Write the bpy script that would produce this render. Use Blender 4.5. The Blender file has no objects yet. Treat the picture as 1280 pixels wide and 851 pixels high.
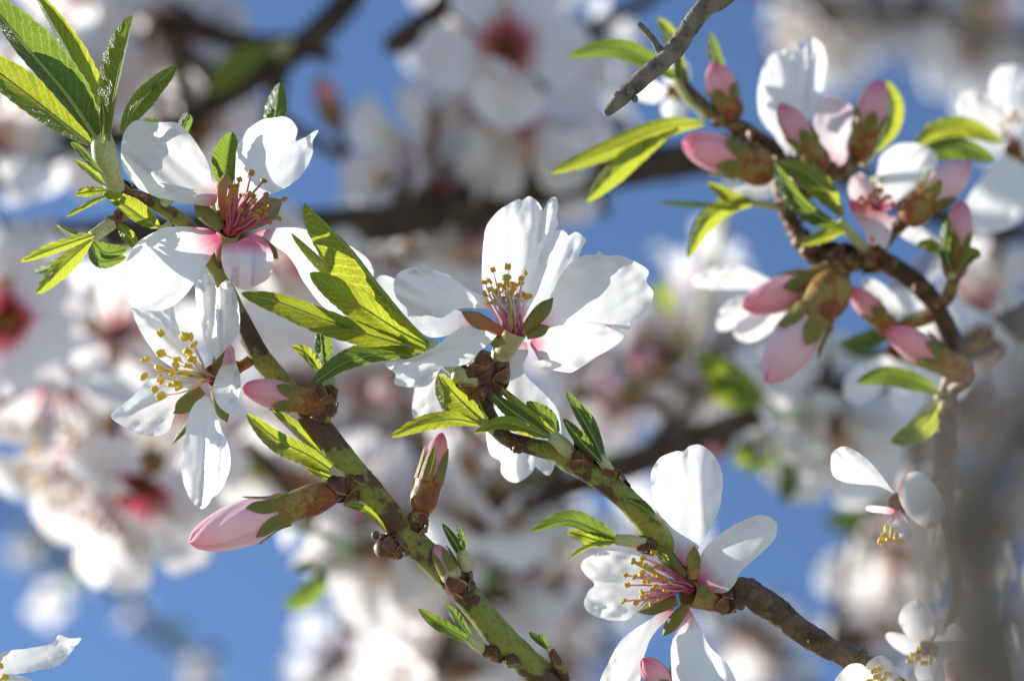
import bpy, bmesh, math, random
from mathutils import Vector, Matrix, noise, geometry
import numpy as np

# ------------------------------------------------------------------ camera, world, sun, exposure
SC = bpy.context.scene
COL = SC.collection
PITCH = math.radians(40)
FOC = 430.0                       # mm from lens to the plane of the sharp blossoms
cam_d = bpy.data.cameras.new('camera')
cam = bpy.data.objects.new('camera', cam_d); COL.objects.link(cam)
cam.location = (0, 0, 1.65); cam.rotation_euler = (math.radians(90) + PITCH, 0, 0)
cam_d.lens = 100; cam_d.sensor_width = 36; cam_d.clip_start = 0.01; cam_d.clip_end = 3000
cam_d.dof.use_dof = True; cam_d.dof.focus_distance = FOC / 1000 + 0.001
cam_d.dof.aperture_fstop = 9.5; cam_d.dof.aperture_blades = 7
SC.camera = cam
R3 = Matrix.Rotation(math.radians(90) + PITCH, 3, 'X')      # camera axes -> world axes
CL = Vector(cam.location)

SUN_CAM = Vector((-0.83, 0.10, -0.52)).normalized()         # towards the sun: left, a little up, beyond the blossoms
sun_w = (R3 @ SUN_CAM).normalized()
elev = math.asin(sun_w.z); azim = math.atan2(sun_w.x, sun_w.y)
w = bpy.data.worlds.new('World'); SC.world = w; w.use_nodes = True
nt = w.node_tree
sky = nt.nodes.new('ShaderNodeTexSky'); sky.sky_type = 'NISHITA'; sky.sun_disc = False
sky.sun_elevation = elev; sky.sun_rotation = azim; sky.altitude = 1200; sky.air_density = 1.0; sky.dust_density = 0.0; sky.ozone_density = 4.0
bg = nt.nodes['Background']; bg.inputs['Strength'].default_value = 0.096
nt.links.new(sky.outputs[0], bg.inputs[0])
sl = bpy.data.lights.new('sun', 'SUN'); sl.energy = 5.0; sl.angle = math.radians(0.53); sl.color = (1, .95, .87)
so = bpy.data.objects.new('sun', sl); COL.objects.link(so); so.location = (0, 0, 6)
so.rotation_euler = sun_w.to_track_quat('Z', 'Y').to_euler()
SC.view_settings.view_transform = 'Standard'; SC.view_settings.look = 'None'
SC.view_settings.exposure = 0.95; SC.view_settings.gamma = 1
SC.render.engine = 'CYCLES'
SC.cycles.use_denoising = True
SC.cycles.max_bounces = 8; SC.cycles.transmission_bounces = 6; SC.cycles.transparent_max_bounces = 4
SC.cycles.sample_clamp_indirect = 6

# ------------------------------------------------------------------ helpers
def MM(Z, px): return px * 36 / 100 / 1280 * Z              # pixels at Z mm from the lens -> mm
def CP(x, y, d=0.0):                                          # photo pixel + depth past the focus plane (mm) -> camera mm
    Z = FOC + d
    return Vector((MM(Z, x - 640), -MM(Z, y - 425.5), -Z))
def W(v): return CL + (R3 @ v) * 0.001                        # camera mm -> world m
def P(x, y, d=0.0): return W(CP(x, y, d))
def WD(v): return (R3 @ Vector(v)).normalized()

def tag(o, label, cat, group=None):
    o['label'] = label; o['category'] = cat
    if group: o['group'] = group
    return o
def thing(name, label, cat, loc, group=None):
    o = bpy.data.objects.new(name, None); COL.objects.link(o)
    o.empty_display_size = .005; o.location = loc
    return tag(o, label, cat, group)
def mesh(name, vs, fs, mat, uvs=None, smooth=True, mats=None, fm=None):
    me = bpy.data.meshes.new(name); me.from_pydata([tuple(v) for v in vs], [], fs)
    if uvs is not None:
        lay = me.uv_layers.new(name='UVMap')
        li = np.zeros(len(me.loops), dtype=np.int32); me.loops.foreach_get('vertex_index', li)
        lay.data.foreach_set('uv', np.asarray(uvs, dtype=np.float32)[li].ravel())
    for m in (mats or [mat]): me.materials.append(m)
    if fm is not None: me.polygons.foreach_set('material_index', fm)
    if smooth: me.polygons.foreach_set('use_smooth', [True] * len(me.polygons))
    me.update()
    return me
def obj(name, me, parent=None):
    o = bpy.data.objects.new(name, me); COL.objects.link(o)
    if parent: o.parent = parent
    return o
def wobj(name, vs, fs, mat, parent, uvs=None, **k):          # vertices in world metres
    o0 = Vector(parent.location) if parent else Vector((0, 0, 0))
    if parent and parent.parent: o0 = o0 + Vector(parent.parent.location)
    return obj(name, mesh(name, [Vector(v) - o0 for v in vs], fs, mat, uvs, **k), parent)

def catmull(pts, n):
    pts = [np.array(p, float) for p in pts]
    if len(pts) == 2:
        return [pts[0] + (pts[1] - pts[0]) * i / (n - 1) for i in range(n)]
    q = [2 * pts[0] - pts[1]] + pts + [2 * pts[-1] - pts[-2]]
    out = []; m = len(pts) - 1
    for i in range(n):
        s = i / (n - 1) * m; k = min(int(s), m - 1); t = s - k
        a, b, c, d = q[k], q[k + 1], q[k + 2], q[k + 3]
        out.append(.5 * (2 * b + (c - a) * t + (2 * a - 5 * b + 4 * c - d) * t * t + (3 * b - a - 3 * c + d) * t ** 3))
    return out
def frames(pts):
    n = len(pts); T = []
    for i in range(n):
        t = pts[min(i + 1, n - 1)] - pts[max(i - 1, 0)]
        T.append(t.normalized() if t.length > 1e-12 else Vector((0, 0, 1)))
    a = Vector((0, 0, 1)) if abs(T[0].z) < .9 else Vector((1, 0, 0))
    N = [(a - T[0] * a.dot(T[0])).normalized()]
    for i in range(1, n):
        v = N[-1] - T[i] * N[-1].dot(T[i]); N.append(v.normalized())
    return T, N
def tube(pts, rad, seg=10, rough=0.0, freq=400, cap=True, knots=None):
    """pts world Vectors, rad list metres; returns vs, fs, uvs"""
    T, N = frames(pts); vs = []; fs = []; uv = []; n = len(pts); L = 0
    for i in range(n):
        if i: L += (pts[i] - pts[i - 1]).length
        B = T[i].cross(N[i]); r = rad[i]
        for k in range(seg):
            a = 2 * math.pi * k / seg
            d = N[i] * math.cos(a) + B * math.sin(a)
            rr = r
            if rough:
                q = (pts[i] + d * r)
                rr *= 1 + rough * noise.noise(q * freq) + rough * .6 * noise.noise(q * freq * 2.7)
            vs.append(pts[i] + d * rr); uv.append((k / seg, L * 100))
    for i in range(n - 1):
        for k in range(seg):
            k2 = (k + 1) % seg
            fs.append((i * seg + k, i * seg + k2, (i + 1) * seg + k2, (i + 1) * seg + k))
    if cap:
        vs.append(pts[0] - T[0] * rad[0] * .3); uv.append((0, 0)); c = len(vs) - 1
        fs += [(c, (k + 1) % seg, k) for k in range(seg)]
        vs.append(pts[-1] + T[-1] * rad[-1] * .4); uv.append((0, L * 100)); c = len(vs) - 1; b = (n - 1) * seg
        fs += [(c, b + k, b + (k + 1) % seg) for k in range(seg)]
    return vs, fs, uv
def pxtube(spec, n=40, seg=12, rough=.05, freq=400):
    """spec [(x, y, d, r_px)]"""
    cs = catmull(spec, n); pts = [P(c[0], c[1], c[2]) for c in cs]
    rad = [MM(FOC + c[2], c[3]) * .001 for c in cs]
    return tube(pts, rad, seg, rough, freq)

# ------------------------------------------------------------------ materials
def newmat(name):
    m = bpy.data.materials.new(name); m.use_nodes = True
    nt = m.node_tree; nt.nodes.clear()
    out = nt.nodes.new('ShaderNodeOutputMaterial')
    return m, nt, out
def N_(nt, t, **k):
    n = nt.nodes.new(t)
    for a, b in k.items():
        if a.startswith('i_'): n.inputs[a[2:].replace('_', ' ')].default_value = b
        else: setattr(n, a, b)
    return n
def math_(nt, op, a, b=None, c=None, clamp=False):
    n = nt.nodes.new('ShaderNodeMath'); n.operation = op; n.use_clamp = clamp
    for i, v in enumerate((a, b, c)):
        if v is None: continue
        if hasattr(v, 'is_linked') or hasattr(v, 'links'): nt.links.new(v, n.inputs[i])
        else: n.inputs[i].default_value = v
    return n.outputs[0]
def mix_(nt, fac, a, b):
    n = nt.nodes.new('ShaderNodeMix'); n.data_type = 'RGBA'
    for s, v in ((n.inputs[0], fac), (n.inputs[6], a), (n.inputs[7], b)):
        if isinstance(v, (tuple, float, int)): s.default_value = v if not isinstance(v, tuple) else (*v, 1)
        else: nt.links.new(v, s)
    return n.outputs[2]
def ramp_(nt, fac, stops):
    n = nt.nodes.new('ShaderNodeValToRGB')
    while len(n.color_ramp.elements) < len(stops): n.color_ramp.elements.new(.5)
    for e, (p, c) in zip(n.color_ramp.elements, stops):
        e.position = p; e.color = (*c, 1) if len(c) == 3 else c
    nt.links.new(fac, n.inputs[0]); return n.outputs[0]
def uvsplit(nt):
    tc = N_(nt, 'ShaderNodeTexCoord'); s = N_(nt, 'ShaderNodeSeparateXYZ'); nt.links.new(tc.outputs['UV'], s.inputs[0])
    return tc, s.outputs[0], s.outputs[1]

def petal_mat(name, white, pink, reach, trans=.42, tint=(.86, .80, .79), tipc=None):
    m, nt, out = newmat(name)
    tc, v, u = uvsplit(nt)
    ns = N_(nt, 'ShaderNodeTexNoise', i_Scale=1.0, i_Detail=3.0)
    mp = N_(nt, 'ShaderNodeMapping'); mp.inputs['Scale'].default_value = (26, 2.2, 1)
    nt.links.new(tc.outputs['UV'], mp.inputs[0]); nt.links.new(mp.outputs[0], ns.inputs['Vector'])
    big = N_(nt, 'ShaderNodeTexNoise', i_Scale=5.0, i_Detail=2.0); nt.links.new(tc.outputs['UV'], big.inputs['Vector'])
    uu = math_(nt, 'ADD', u, math_(nt, 'MULTIPLY', math_(nt, 'SUBTRACT', ns.outputs[0], .5), .12))
    stops = [(0, pink), (reach * .35, pink), (reach, white), (1, white)]
    if tipc: stops = [(0, pink), (reach * .35, pink), (reach, white), (.7, white), (1, tipc)]
    c = ramp_(nt, uu, stops)
    c2 = mix_(nt, math_(nt, 'MULTIPLY', math_(nt, 'SUBTRACT', big.outputs[0], .35, clamp=True), .5), c, tuple(x * .93 for x in tint))
    bp = N_(nt, 'ShaderNodeBump'); bp.inputs['Strength'].default_value = .22; bp.inputs['Distance'].default_value = .0004
    nt.links.new(ns.outputs[0], bp.inputs['Height'])
    pr = N_(nt, 'ShaderNodeBsdfPrincipled', i_Roughness=.55)
    pr.inputs['Specular IOR Level'].default_value = .25; pr.inputs['Sheen Weight'].default_value = .08
    nt.links.new(c2, pr.inputs['Base Color']); nt.links.new(bp.outputs[0], pr.inputs['Normal'])
    tr = N_(nt, 'ShaderNodeBsdfTranslucent'); nt.links.new(c2, tr.inputs[0])
    mx = N_(nt, 'ShaderNodeMixShader'); mx.inputs[0].default_value = trans
    nt.links.new(pr.outputs[0], mx.inputs[1]); nt.links.new(tr.outputs[0], mx.inputs[2]); nt.links.new(mx.outputs[0], out.inputs[0])
    return m
def leaf_mat(name, base, trans_c, trans=.5, rough=.46):
    m, nt, out = newmat(name)
    tc, v, u = uvsplit(nt)          # v: 0..1 across, .5 = midrib ; u: 0..1 along
    av = math_(nt, 'MULTIPLY', math_(nt, 'ABSOLUTE', math_(nt, 'SUBTRACT', v, .5)), 2.0)
    ns = N_(nt, 'ShaderNodeTexNoise', i_Scale=14.0, i_Detail=3.0); nt.links.new(tc.outputs['UV'], ns.inputs['Vector'])
    wob = math_(nt, 'MULTIPLY', math_(nt, 'SUBTRACT', ns.outputs[0], .5), .9)
    ph = math_(nt, 'ADD', math_(nt, 'SUBTRACT', math_(nt, 'MULTIPLY', u, 15.0), math_(nt, 'MULTIPLY', av, 2.6)), wob)
    fr = math_(nt, 'ABSOLUTE', math_(nt, 'SUBTRACT', math_(nt, 'FRACT', ph), .5))       # .5 at vein? 0 at centre
    vein = math_(nt, 'SUBTRACT', 1.0, math_(nt, 'MULTIPLY', fr, 7.0), clamp=True)
    mp = N_(nt, 'ShaderNodeMapping'); mp.inputs['Scale'].default_value = (9, 34, 1); nt.links.new(tc.outputs['UV'], mp.inputs[0])
    vo = N_(nt, 'ShaderNodeTexVoronoi', feature='DISTANCE_TO_EDGE', i_Scale=1.6); nt.links.new(mp.outputs[0], vo.inputs['Vector'])
    net = math_(nt, 'SUBTRACT', 1.0, math_(nt, 'MULTIPLY', vo.outputs[0], 9.0), clamp=True)
    vv = math_(nt, 'MAXIMUM', vein, math_(nt, 'MULTIPLY', net, .6))
    edge = math_(nt, 'MULTIPLY', math_(nt, 'SUBTRACT', av, .9, clamp=True), 8.0, clamp=True)
    vv2 = math_(nt, 'MAXIMUM', math_(nt, 'MULTIPLY', vv, .9), edge)
    n2 = N_(nt, 'ShaderNodeTexNoise', i_Scale=3.0, i_Detail=4.0); nt.links.new(tc.outputs['UV'], n2.inputs['Vector'])
    b0 = mix_(nt, n2.outputs[0], tuple(x * .75 for x in base), tuple(x * 1.25 for x in base))
    bc = mix_(nt, vv2, b0, (min(1, base[0] * 2.6 + .06), min(1, base[1] * 1.9 + .06), base[2] * 2 + .03))
    t0 = mix_(nt, n2.outputs[0], tuple(x * .8 for x in trans_c), tuple(x * 1.2 for x in trans_c))
    tcol = mix_(nt, vv2, t0, (min(1, trans_c[0] * 1.9), min(1, trans_c[1] * 1.6), trans_c[2] * 2.5 + .10))
    bp = N_(nt, 'ShaderNodeBump'); bp.inputs['Strength'].default_value = .55; bp.inputs['Distance'].default_value = .0005; bp.invert = True
    nt.links.new(vv, bp.inputs['Height'])
    pr = N_(nt, 'ShaderNodeBsdfPrincipled', i_Roughness=rough); nt.links.new(bc, pr.inputs['Base Color']); nt.links.new(bp.outputs[0], pr.inputs['Normal'])
    tr = N_(nt, 'ShaderNodeBsdfTranslucent'); nt.links.new(tcol, tr.inputs[0])
    mx = N_(nt, 'ShaderNodeMixShader'); mx.inputs[0].default_value = trans
    nt.links.new(pr.outputs[0], mx.inputs[1]); nt.links.new(tr.outputs[0], mx.inputs[2]); nt.links.new(mx.outputs[0], out.inputs[0])
    return m
def noise_mat(name, stops, scale=300, detail=5, rough=.6, bump=.3, bdist=.0006, spec=.4, sss=0, stretch=None):
    m, nt, out = newmat(name)
    tc = N_(nt, 'ShaderNodeTexCoord'); mp = N_(nt, 'ShaderNodeMapping')
    nt.links.new(tc.outputs['Object'], mp.inputs[0])
    ns = N_(nt, 'ShaderNodeTexNoise', i_Scale=float(scale), i_Detail=float(detail)); nt.links.new(mp.outputs[0], ns.inputs['Vector'])
    f = N_(nt, 'ShaderNodeTexNoise', i_Scale=float(scale) * 5, i_Detail=4.0); nt.links.new(mp.outputs[0], f.inputs['Vector'])
    h = math_(nt, 'ADD', ns.outputs[0], math_(nt, 'MULTIPLY', f.outputs[0], .35))
    c = ramp_(nt, math_(nt, 'SUBTRACT', h, .175), stops)
    g_ = N_(nt, 'ShaderNodeTexNoise', i_Scale=float(scale) * 11, i_Detail=3.0); nt.links.new(mp.outputs[0], g_.inputs['Vector'])
    dk = N_(nt, 'ShaderNodeMix', data_type='RGBA', blend_type='MULTIPLY'); dk.inputs[0].default_value = 1.0
    nt.links.new(c, dk.inputs[6]); nt.links.new(ramp_(nt, g_.outputs[0], [(.3, (.62, .60, .58)), (.5, (1, 1, 1)), (.72, (1, 1, 1))]), dk.inputs[7]); c = dk.outputs[2]
    bp = N_(nt, 'ShaderNodeBump'); bp.inputs['Strength'].default_value = bump; bp.inputs['Distance'].default_value = bdist
    nt.links.new(h, bp.inputs['Height'])
    pr = N_(nt, 'ShaderNodeBsdfPrincipled', i_Roughness=rough); pr.inputs['Specular IOR Level'].default_value = spec
    nt.links.new(c, pr.inputs['Base Color']); nt.links.new(bp.outputs[0], pr.inputs['Normal'])
    if sss:
        tr = N_(nt, 'ShaderNodeBsdfTranslucent'); nt.links.new(c, tr.inputs[0])
        mx = N_(nt, 'ShaderNodeMixShader'); mx.inputs[0].default_value = sss
        nt.links.new(pr.outputs[0], mx.inputs[1]); nt.links.new(tr.outputs[0], mx.inputs[2]); nt.links.new(mx.outputs[0], out.inputs[0])
    else: nt.links.new(pr.outputs[0], out.inputs[0])
    return m
def uvgrad_mat(name, stops, rough=.5, sss=.25):
    m, nt, out = newmat(name); tc, v, u = uvsplit(nt)
    ns = N_(nt, 'ShaderNodeTexNoise', i_Scale=8.0, i_Detail=3.0); nt.links.new(tc.outputs['UV'], ns.inputs['Vector'])
    c = ramp_(nt, math_(nt, 'ADD', u, math_(nt, 'MULTIPLY', math_(nt, 'SUBTRACT', ns.outputs[0], .5), .35)), stops)
    pr = N_(nt, 'ShaderNodeBsdfPrincipled', i_Roughness=rough); nt.links.new(c, pr.inputs['Base Color'])
    mp = N_(nt, 'ShaderNodeMapping'); mp.inputs['Scale'].default_value = (16, 3, 1); nt.links.new(tc.outputs['UV'], mp.inputs[0])
    st = N_(nt, 'ShaderNodeTexNoise', i_Scale=1.0, i_Detail=4.0); nt.links.new(mp.outputs[0], st.inputs['Vector'])
    bp = N_(nt, 'ShaderNodeBump'); bp.inputs['Strength'].default_value = .5; bp.inputs['Distance'].default_value = .0005; nt.links.new(st.outputs[0], bp.inputs['Height']); nt.links.new(bp.outputs[0], pr.inputs['Normal'])
    tr = N_(nt, 'ShaderNodeBsdfTranslucent'); nt.links.new(c, tr.inputs[0])
    mx = N_(nt, 'ShaderNodeMixShader'); mx.inputs[0].default_value = sss
    nt.links.new(pr.outputs[0], mx.inputs[1]); nt.links.new(tr.outputs[0], mx.inputs[2]); nt.links.new(mx.outputs[0], out.inputs[0])
    return m

WHT = (.88, .87, .86)
M = {}
M['petal'] = petal_mat('petal_white', WHT, (.72, .09, .22), .29)
M['petal_clean'] = petal_mat('petal_plain_white', WHT, (.80, .40, .44), .10)
M['petal_rosy'] = petal_mat('petal_rosy', (.86, .76, .77), (.72, .16, .28), .40, tipc=(.84, .62, .66))
M['petal_bg'] = petal_mat('petal_background', (.89, .87, .87), (.80, .42, .48), .20, trans=.5)
M['petal_bgred'] = petal_mat('petal_background_rosy', (.88, .84, .85), (.66, .05, .14), .34, trans=.45)
M['bud_petal'] = petal_mat('petal_bud_pink', (.84, .46, .54), (.78, .50, .50), .25, trans=.35, tint=(.88, .62, .68), tipc=(.76, .20, .34))
M['bud_pale'] = petal_mat('petal_bud_pale', (.88, .66, .71), (.84, .66, .64), .25, trans=.35, tint=(.90, .76, .79), tipc=(.82, .36, .48))
M['petal_pinkbase'] = petal_mat('petal_pink_base', (.86, .70, .71), (.74, .10, .16), .62)
M['leaf'] = leaf_mat('leaf_green', (.065, .105, .008), (.37, .44, .010), trans=.5)
M['leaf_dark'] = leaf_mat('leaf_deep_green', (.04, .08, .012), (.20, .30, .012), trans=.42, rough=.36)  # deeper green leaf; on some leaves its dark tone stands in for shade
M['leaf_bg'] = leaf_mat('leaf_background', (.06, .105, .008), (.36, .46, .012), trans=.5)
M['midrib'] = noise_mat('leaf_midrib', [(0, (.40, .50, .12)), (1, (.55, .62, .24))], 500, 2, .45, .1, sss=.5)
M['sepal'] = uvgrad_mat('sepal_olive', [(0, (.34, .22, .05)), (.45, (.20, .22, .035)), (1, (.24, .22, .05))])
M['sepal_orange'] = uvgrad_mat('sepal_orange', [(0, (.42, .12, .03)), (.5, (.48, .20, .06)), (1, (.34, .26, .08))])
M['calyx'] = noise_mat('calyx_olive', [(.28, (.17, .17, .03)), (.46, (.36, .27, .07)), (.56, (.34, .11, .03)), (.72, (.22, .06, .025))], 230, 3, .5, .15, sss=.15)
M['calyx_pale'] = noise_mat('calyx_pale', [(.3, (.46, .46, .16)), (.6, (.58, .54, .28)), (.8, (.40, .34, .12))], 300, 3, .5, .15, sss=.2)
M['shoot'] = noise_mat('shoot_pale_green', [(.25, (.40, .46, .16)), (.7, (.60, .60, .34))], 300, 3, .45, .12, sss=.15)
M['twig'] = noise_mat('twig_green_brown', [(.34, (.27, .28, .045)), (.51, (.19, .21, .035)), (.55, (.10, .05, .022)), (.8, (.05, .025, .014))], 120, 6, .5, .6, .0006)
M['twig_dark'] = noise_mat('twig_dark_brown', [(.32, (.15, .14, .035)), (.44, (.085, .05, .022)), (.7, (.035, .018, .011))], 140, 6, .5, .7, .0008)
M['twig_old'] = noise_mat('twig_brown_bark', [(.25, (.045, .028, .018)), (.5, (.12, .075, .045)), (.62, (.17, .12, .08)), (.8, (.09, .055, .035))], 330, 8, .8, .9, .0009)
M['dead'] = noise_mat('dead_twig_grey', [(.25, (.06, .05, .042)), (.5, (.19, .16, .13)), (.75, (.27, .235, .20))], 420, 8, .85, .9, .0008)
M['bark'] = noise_mat('branch_bark', [(.25, (.025, .017, .012)), (.5, (.060, .040, .027)), (.75, (.11, .08, .055))], 160, 8, .85, .9, .002)
def scale_mat():
    m, nt, out = newmat('bud_scale_brown'); tc, v, u = uvsplit(nt)
    ns = N_(nt, 'ShaderNodeTexNoise', i_Scale=420.0, i_Detail=5.0); nt.links.new(tc.outputs['Object'], ns.inputs['Vector'])
    c = ramp_(nt, ns.outputs[0], [(.28, (.035, .012, .008)), (.5, (.12, .04, .018)), (.72, (.28, .12, .045))])
    av = math_(nt, 'MULTIPLY', math_(nt, 'ABSOLUTE', math_(nt, 'SUBTRACT', v, .5)), 2.0)
    e = math_(nt, 'MULTIPLY', math_(nt, 'SUBTRACT', math_(nt, 'ADD', math_(nt, 'MAXIMUM', av, u), math_(nt, 'MULTIPLY', ns.outputs[0], .22)), .98, clamp=True), 7.0, clamp=True)
    c2 = mix_(nt, e, c, (.46, .36, .16))
    bp = N_(nt, 'ShaderNodeBump'); bp.inputs['Strength'].default_value = .4; bp.inputs['Distance'].default_value = .0005; nt.links.new(ns.outputs[0], bp.inputs['Height'])
    pr = N_(nt, 'ShaderNodeBsdfPrincipled', i_Roughness=.42); nt.links.new(c2, pr.inputs['Base Color']); nt.links.new(bp.outputs[0], pr.inputs['Normal'])
    nt.links.new(pr.outputs[0], out.inputs[0]); return m
M['scale'] = scale_mat()
M['spur'] = noise_mat('spur_bark', [(.3, (.045, .018, .010)), (.5, (.13, .055, .022)), (.62, (.30, .22, .08)), (.8, (.12, .05, .02))], 380, 5, .5, .5)
M['fil_white'] = uvgrad_mat('filament_white_pink', [(0, (.70, .10, .20)), (.28, (.78, .30, .40)), (.6, (.86, .72, .74)), (1, (.88, .84, .82))])
M['fil_pink'] = uvgrad_mat('filament_pink', [(0, (.68, .09, .20)), (.5, (.72, .25, .38)), (1, (.78, .52, .58))])
M['fil_red'] = uvgrad_mat('filament_red', [(0, (.55, .05, .06)), (.5, (.62, .14, .20)), (1, (.66, .28, .34))])
M['fil_cream'] = uvgrad_mat('filament_cream', [(0, (.70, .22, .08)), (.25, (.80, .55, .38)), (.5, (.86, .80, .72)), (1, (.88, .86, .80))])
M['anther'] = noise_mat('anther_gold', [(.3, (.62, .30, .015)), (.7, (.80, .50, .05))], 1500, 3, .6, .3, .0001)
M['anther_yellow'] = noise_mat('anther_yellow', [(.3, (.80, .50, .02)), (.7, (.90, .66, .10))], 1500, 3, .6, .3, .0001)
M['anther_brown'] = noise_mat('anther_brown', [(.3, (.36, .17, .015)), (.7, (.58, .31, .04))], 1500, 3, .6, .3, .0001)
M['pistil'] = noise_mat('pistil_lime', [(.3, (.46, .44, .05)), (.7, (.58, .52, .10))], 700, 3, .45, .1, sss=.2)
M['ground'] = noise_mat('orchard_ground', [(.3, (.20, .20, .13)), (.5, (.31, .30, .25)), (.7, (.39, .37, .33))], 2.5, 8, .9, .6, .05)

# ------------------------------------------------------------------ part builders (shapes from the photo, depth in mm)
def petal(parent, outline, d0, d1, cup=2.0, bend=0.0, twist=0.0, rip=.5, mat='petal', base=None, tip=None, seed=0, name='petal', creases=()):
    ol = [np.array(p, float) for p in outline]
    n = len(ol)
    # closed smooth outline
    pts = []
    for i in range(n):
        a, b, c, d = ol[i - 1], ol[i], ol[(i + 1) % n], ol[(i + 2) % n]
        k = max(2, int(np.linalg.norm(c - b) / 3.5))
        for j in range(k):
            t = j / k
            q = .5 * (2 * b + (c - a) * t + (2 * a - 5 * b + 4 * c - d) * t * t + (3 * b - a - 3 * c + d) * t ** 3)
            w_ = noise.noise(Vector((q[0] * .11, q[1] * .11, seed * 7.3))) * .9
            pts.append(q + w_ * .7)
    base = np.array(base if base else ol[0], float)
    tip = np.array(tip if tip else ol[n // 2], float)
    ax = tip - base; L = np.linalg.norm(ax); ax /= L; pe = np.array((-ax[1], ax[0]))
    hw = max(abs(np.dot(p - base, pe)) for p in pts) + 1e-6
    allp = list(pts); m = len(pts)
    xs = [p[0] for p in pts]; ys = [p[1] for p in pts]; st = 4.6
    rng = random.Random(seed)
    y = min(ys)
    poly = pts
    def inside(x, y):
        c = False; j = m - 1
        for i in range(m):
            if (poly[i][1] > y) != (poly[j][1] > y) and x < (poly[j][0] - poly[i][0]) * (y - poly[i][1]) / (poly[j][1] - poly[i][1] + 1e-12) + poly[i][0]: c = not c
            j = i
        return c
    P_ = np.array(pts); row = 0
    while y < max(ys):
        x = min(xs) + (st / 2 if row % 2 else 0)
        while x < max(xs):
            if inside(x, y) and np.min(np.hypot(P_[:, 0] - x, P_[:, 1] - y)) > st * .55: allp.append(np.array((x, y)))
            x += st
        y += st * .866; row += 1
    r = geometry.delaunay_2d_cdt([Vector(p) for p in allp], [], [list(range(m))], 1, 1e-4)
    vs = []; uv = []
    for q in r[0]:
        q = np.array(q); u = float(np.dot(q - base, ax) / L); v = float(np.dot(q - base, pe) / hw)
        uc = max(0, min(1.15, u))
        d = d0 + (d1 - d0) * uc + bend * math.sin(math.pi * min(1, uc)) + cup * v * v * min(1, .25 + uc) + twist * v * uc
        e = (abs(v) ** 1.5 * .7 + max(0, uc - .55) * 1.4)
        d += rip * e * (1.6 * noise.noise(Vector((u * 4.5, v * 3.2, seed * 3.7 + .5))) + .9 * noise.noise(Vector((u * 9, v * 8, seed * 5.1))))
        d += rip * .10 * uc * math.sin(v * 8 + seed)
        for (cv, ca, cw) in creases:
            d += ca * math.exp(-((v - cv) / cw) ** 2) * min(1, uc * 1.6)
        vs.append(P(q[0], q[1], d)); uv.append((v * .5 + .5, u))
    return wobj(name, vs, [tuple(f) for f in r[2]], M[mat], parent, uv)

def leaf(parent, pts, wA, wB, dA=1.5, dB=1.5, mat='leaf', teeth=16, name='leaf', rib=True, curl=0.0, seed=1, hairy=0):
    """pts base->tip [(x,y,d)]; wA px towards +perp, wB the other side; dA,dB mm depth of the margins"""
    n = 46; cs = catmull(pts, n); vs = []; uv = []; fs = []; H = 6; cols = 2 * H + 1
    for i, c in enumerate(cs):
        t = i / (n - 1)
        a = cs[max(0, i - 1)]; b = cs[min(n - 1, i + 1)]
        T = np.array((b[0] - a[0], b[1] - a[1])); T /= np.linalg.norm(T) + 1e-9
        pe = np.array((-T[1], T[0]))
        prof = max(0.0, math.sin(math.pi * min(1, t * .97 + .03) ** 1.12)) ** .62 if t < .999 else 0
        prof = max(prof, .07 * (1 - t))
        tooth = 1 + (.09 * (((t * teeth) % 1) - .5) if .12 < t < .97 else 0) + .05 * noise.noise(Vector((t * 5, seed, 0)))
        for k in range(-H, H + 1):
            f = k / H
            wv = (wA if k > 0 else wB) * abs(f) * prof * (tooth if abs(k) >= H - 1 else 1)
            dd = (dA if k > 0 else dB) * (abs(f) ** 1.25) * prof + .18 * math.sin(t * 15 * 2 * math.pi / 2 - abs(f) * 8) * abs(f) * prof
            dd += curl * f * math.sin(t * 6 + seed) + .6 * noise.noise(Vector((t * 3.5, f * 1.4, seed * 3.1))) * prof
            q = np.array((c[0], c[1])) + pe * (wv if k > 0 else -wv)
            vs.append(P(q[0], q[1], c[2] + dd)); uv.append((f * .5 + .5, t))
    for i in range(n - 1):
        for k in range(cols - 1):
            a = i * cols + k; fs.append((a, a + 1, a + cols + 1, a + cols))
    o = wobj(name, vs, fs, M[mat], parent, uv)
    if rib:
        rp = [P(c[0], c[1], c[2] - .12) for c in cs[:-3:3]]
        wd = MM(FOC + pts[0][2], max(abs(wA), abs(wB))) * .001
        rr = [max(.00012, wd * .085 * (1 - .75 * i / len(rp))) for i in range(len(rp))]
        v2, f2, u2 = tube(rp, rr, 6)
        base = Vector(parent.location)
        ro = obj('midrib', mesh('midrib', [v - base for v in v2], f2, M['midrib'], u2), o)
    return o

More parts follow.
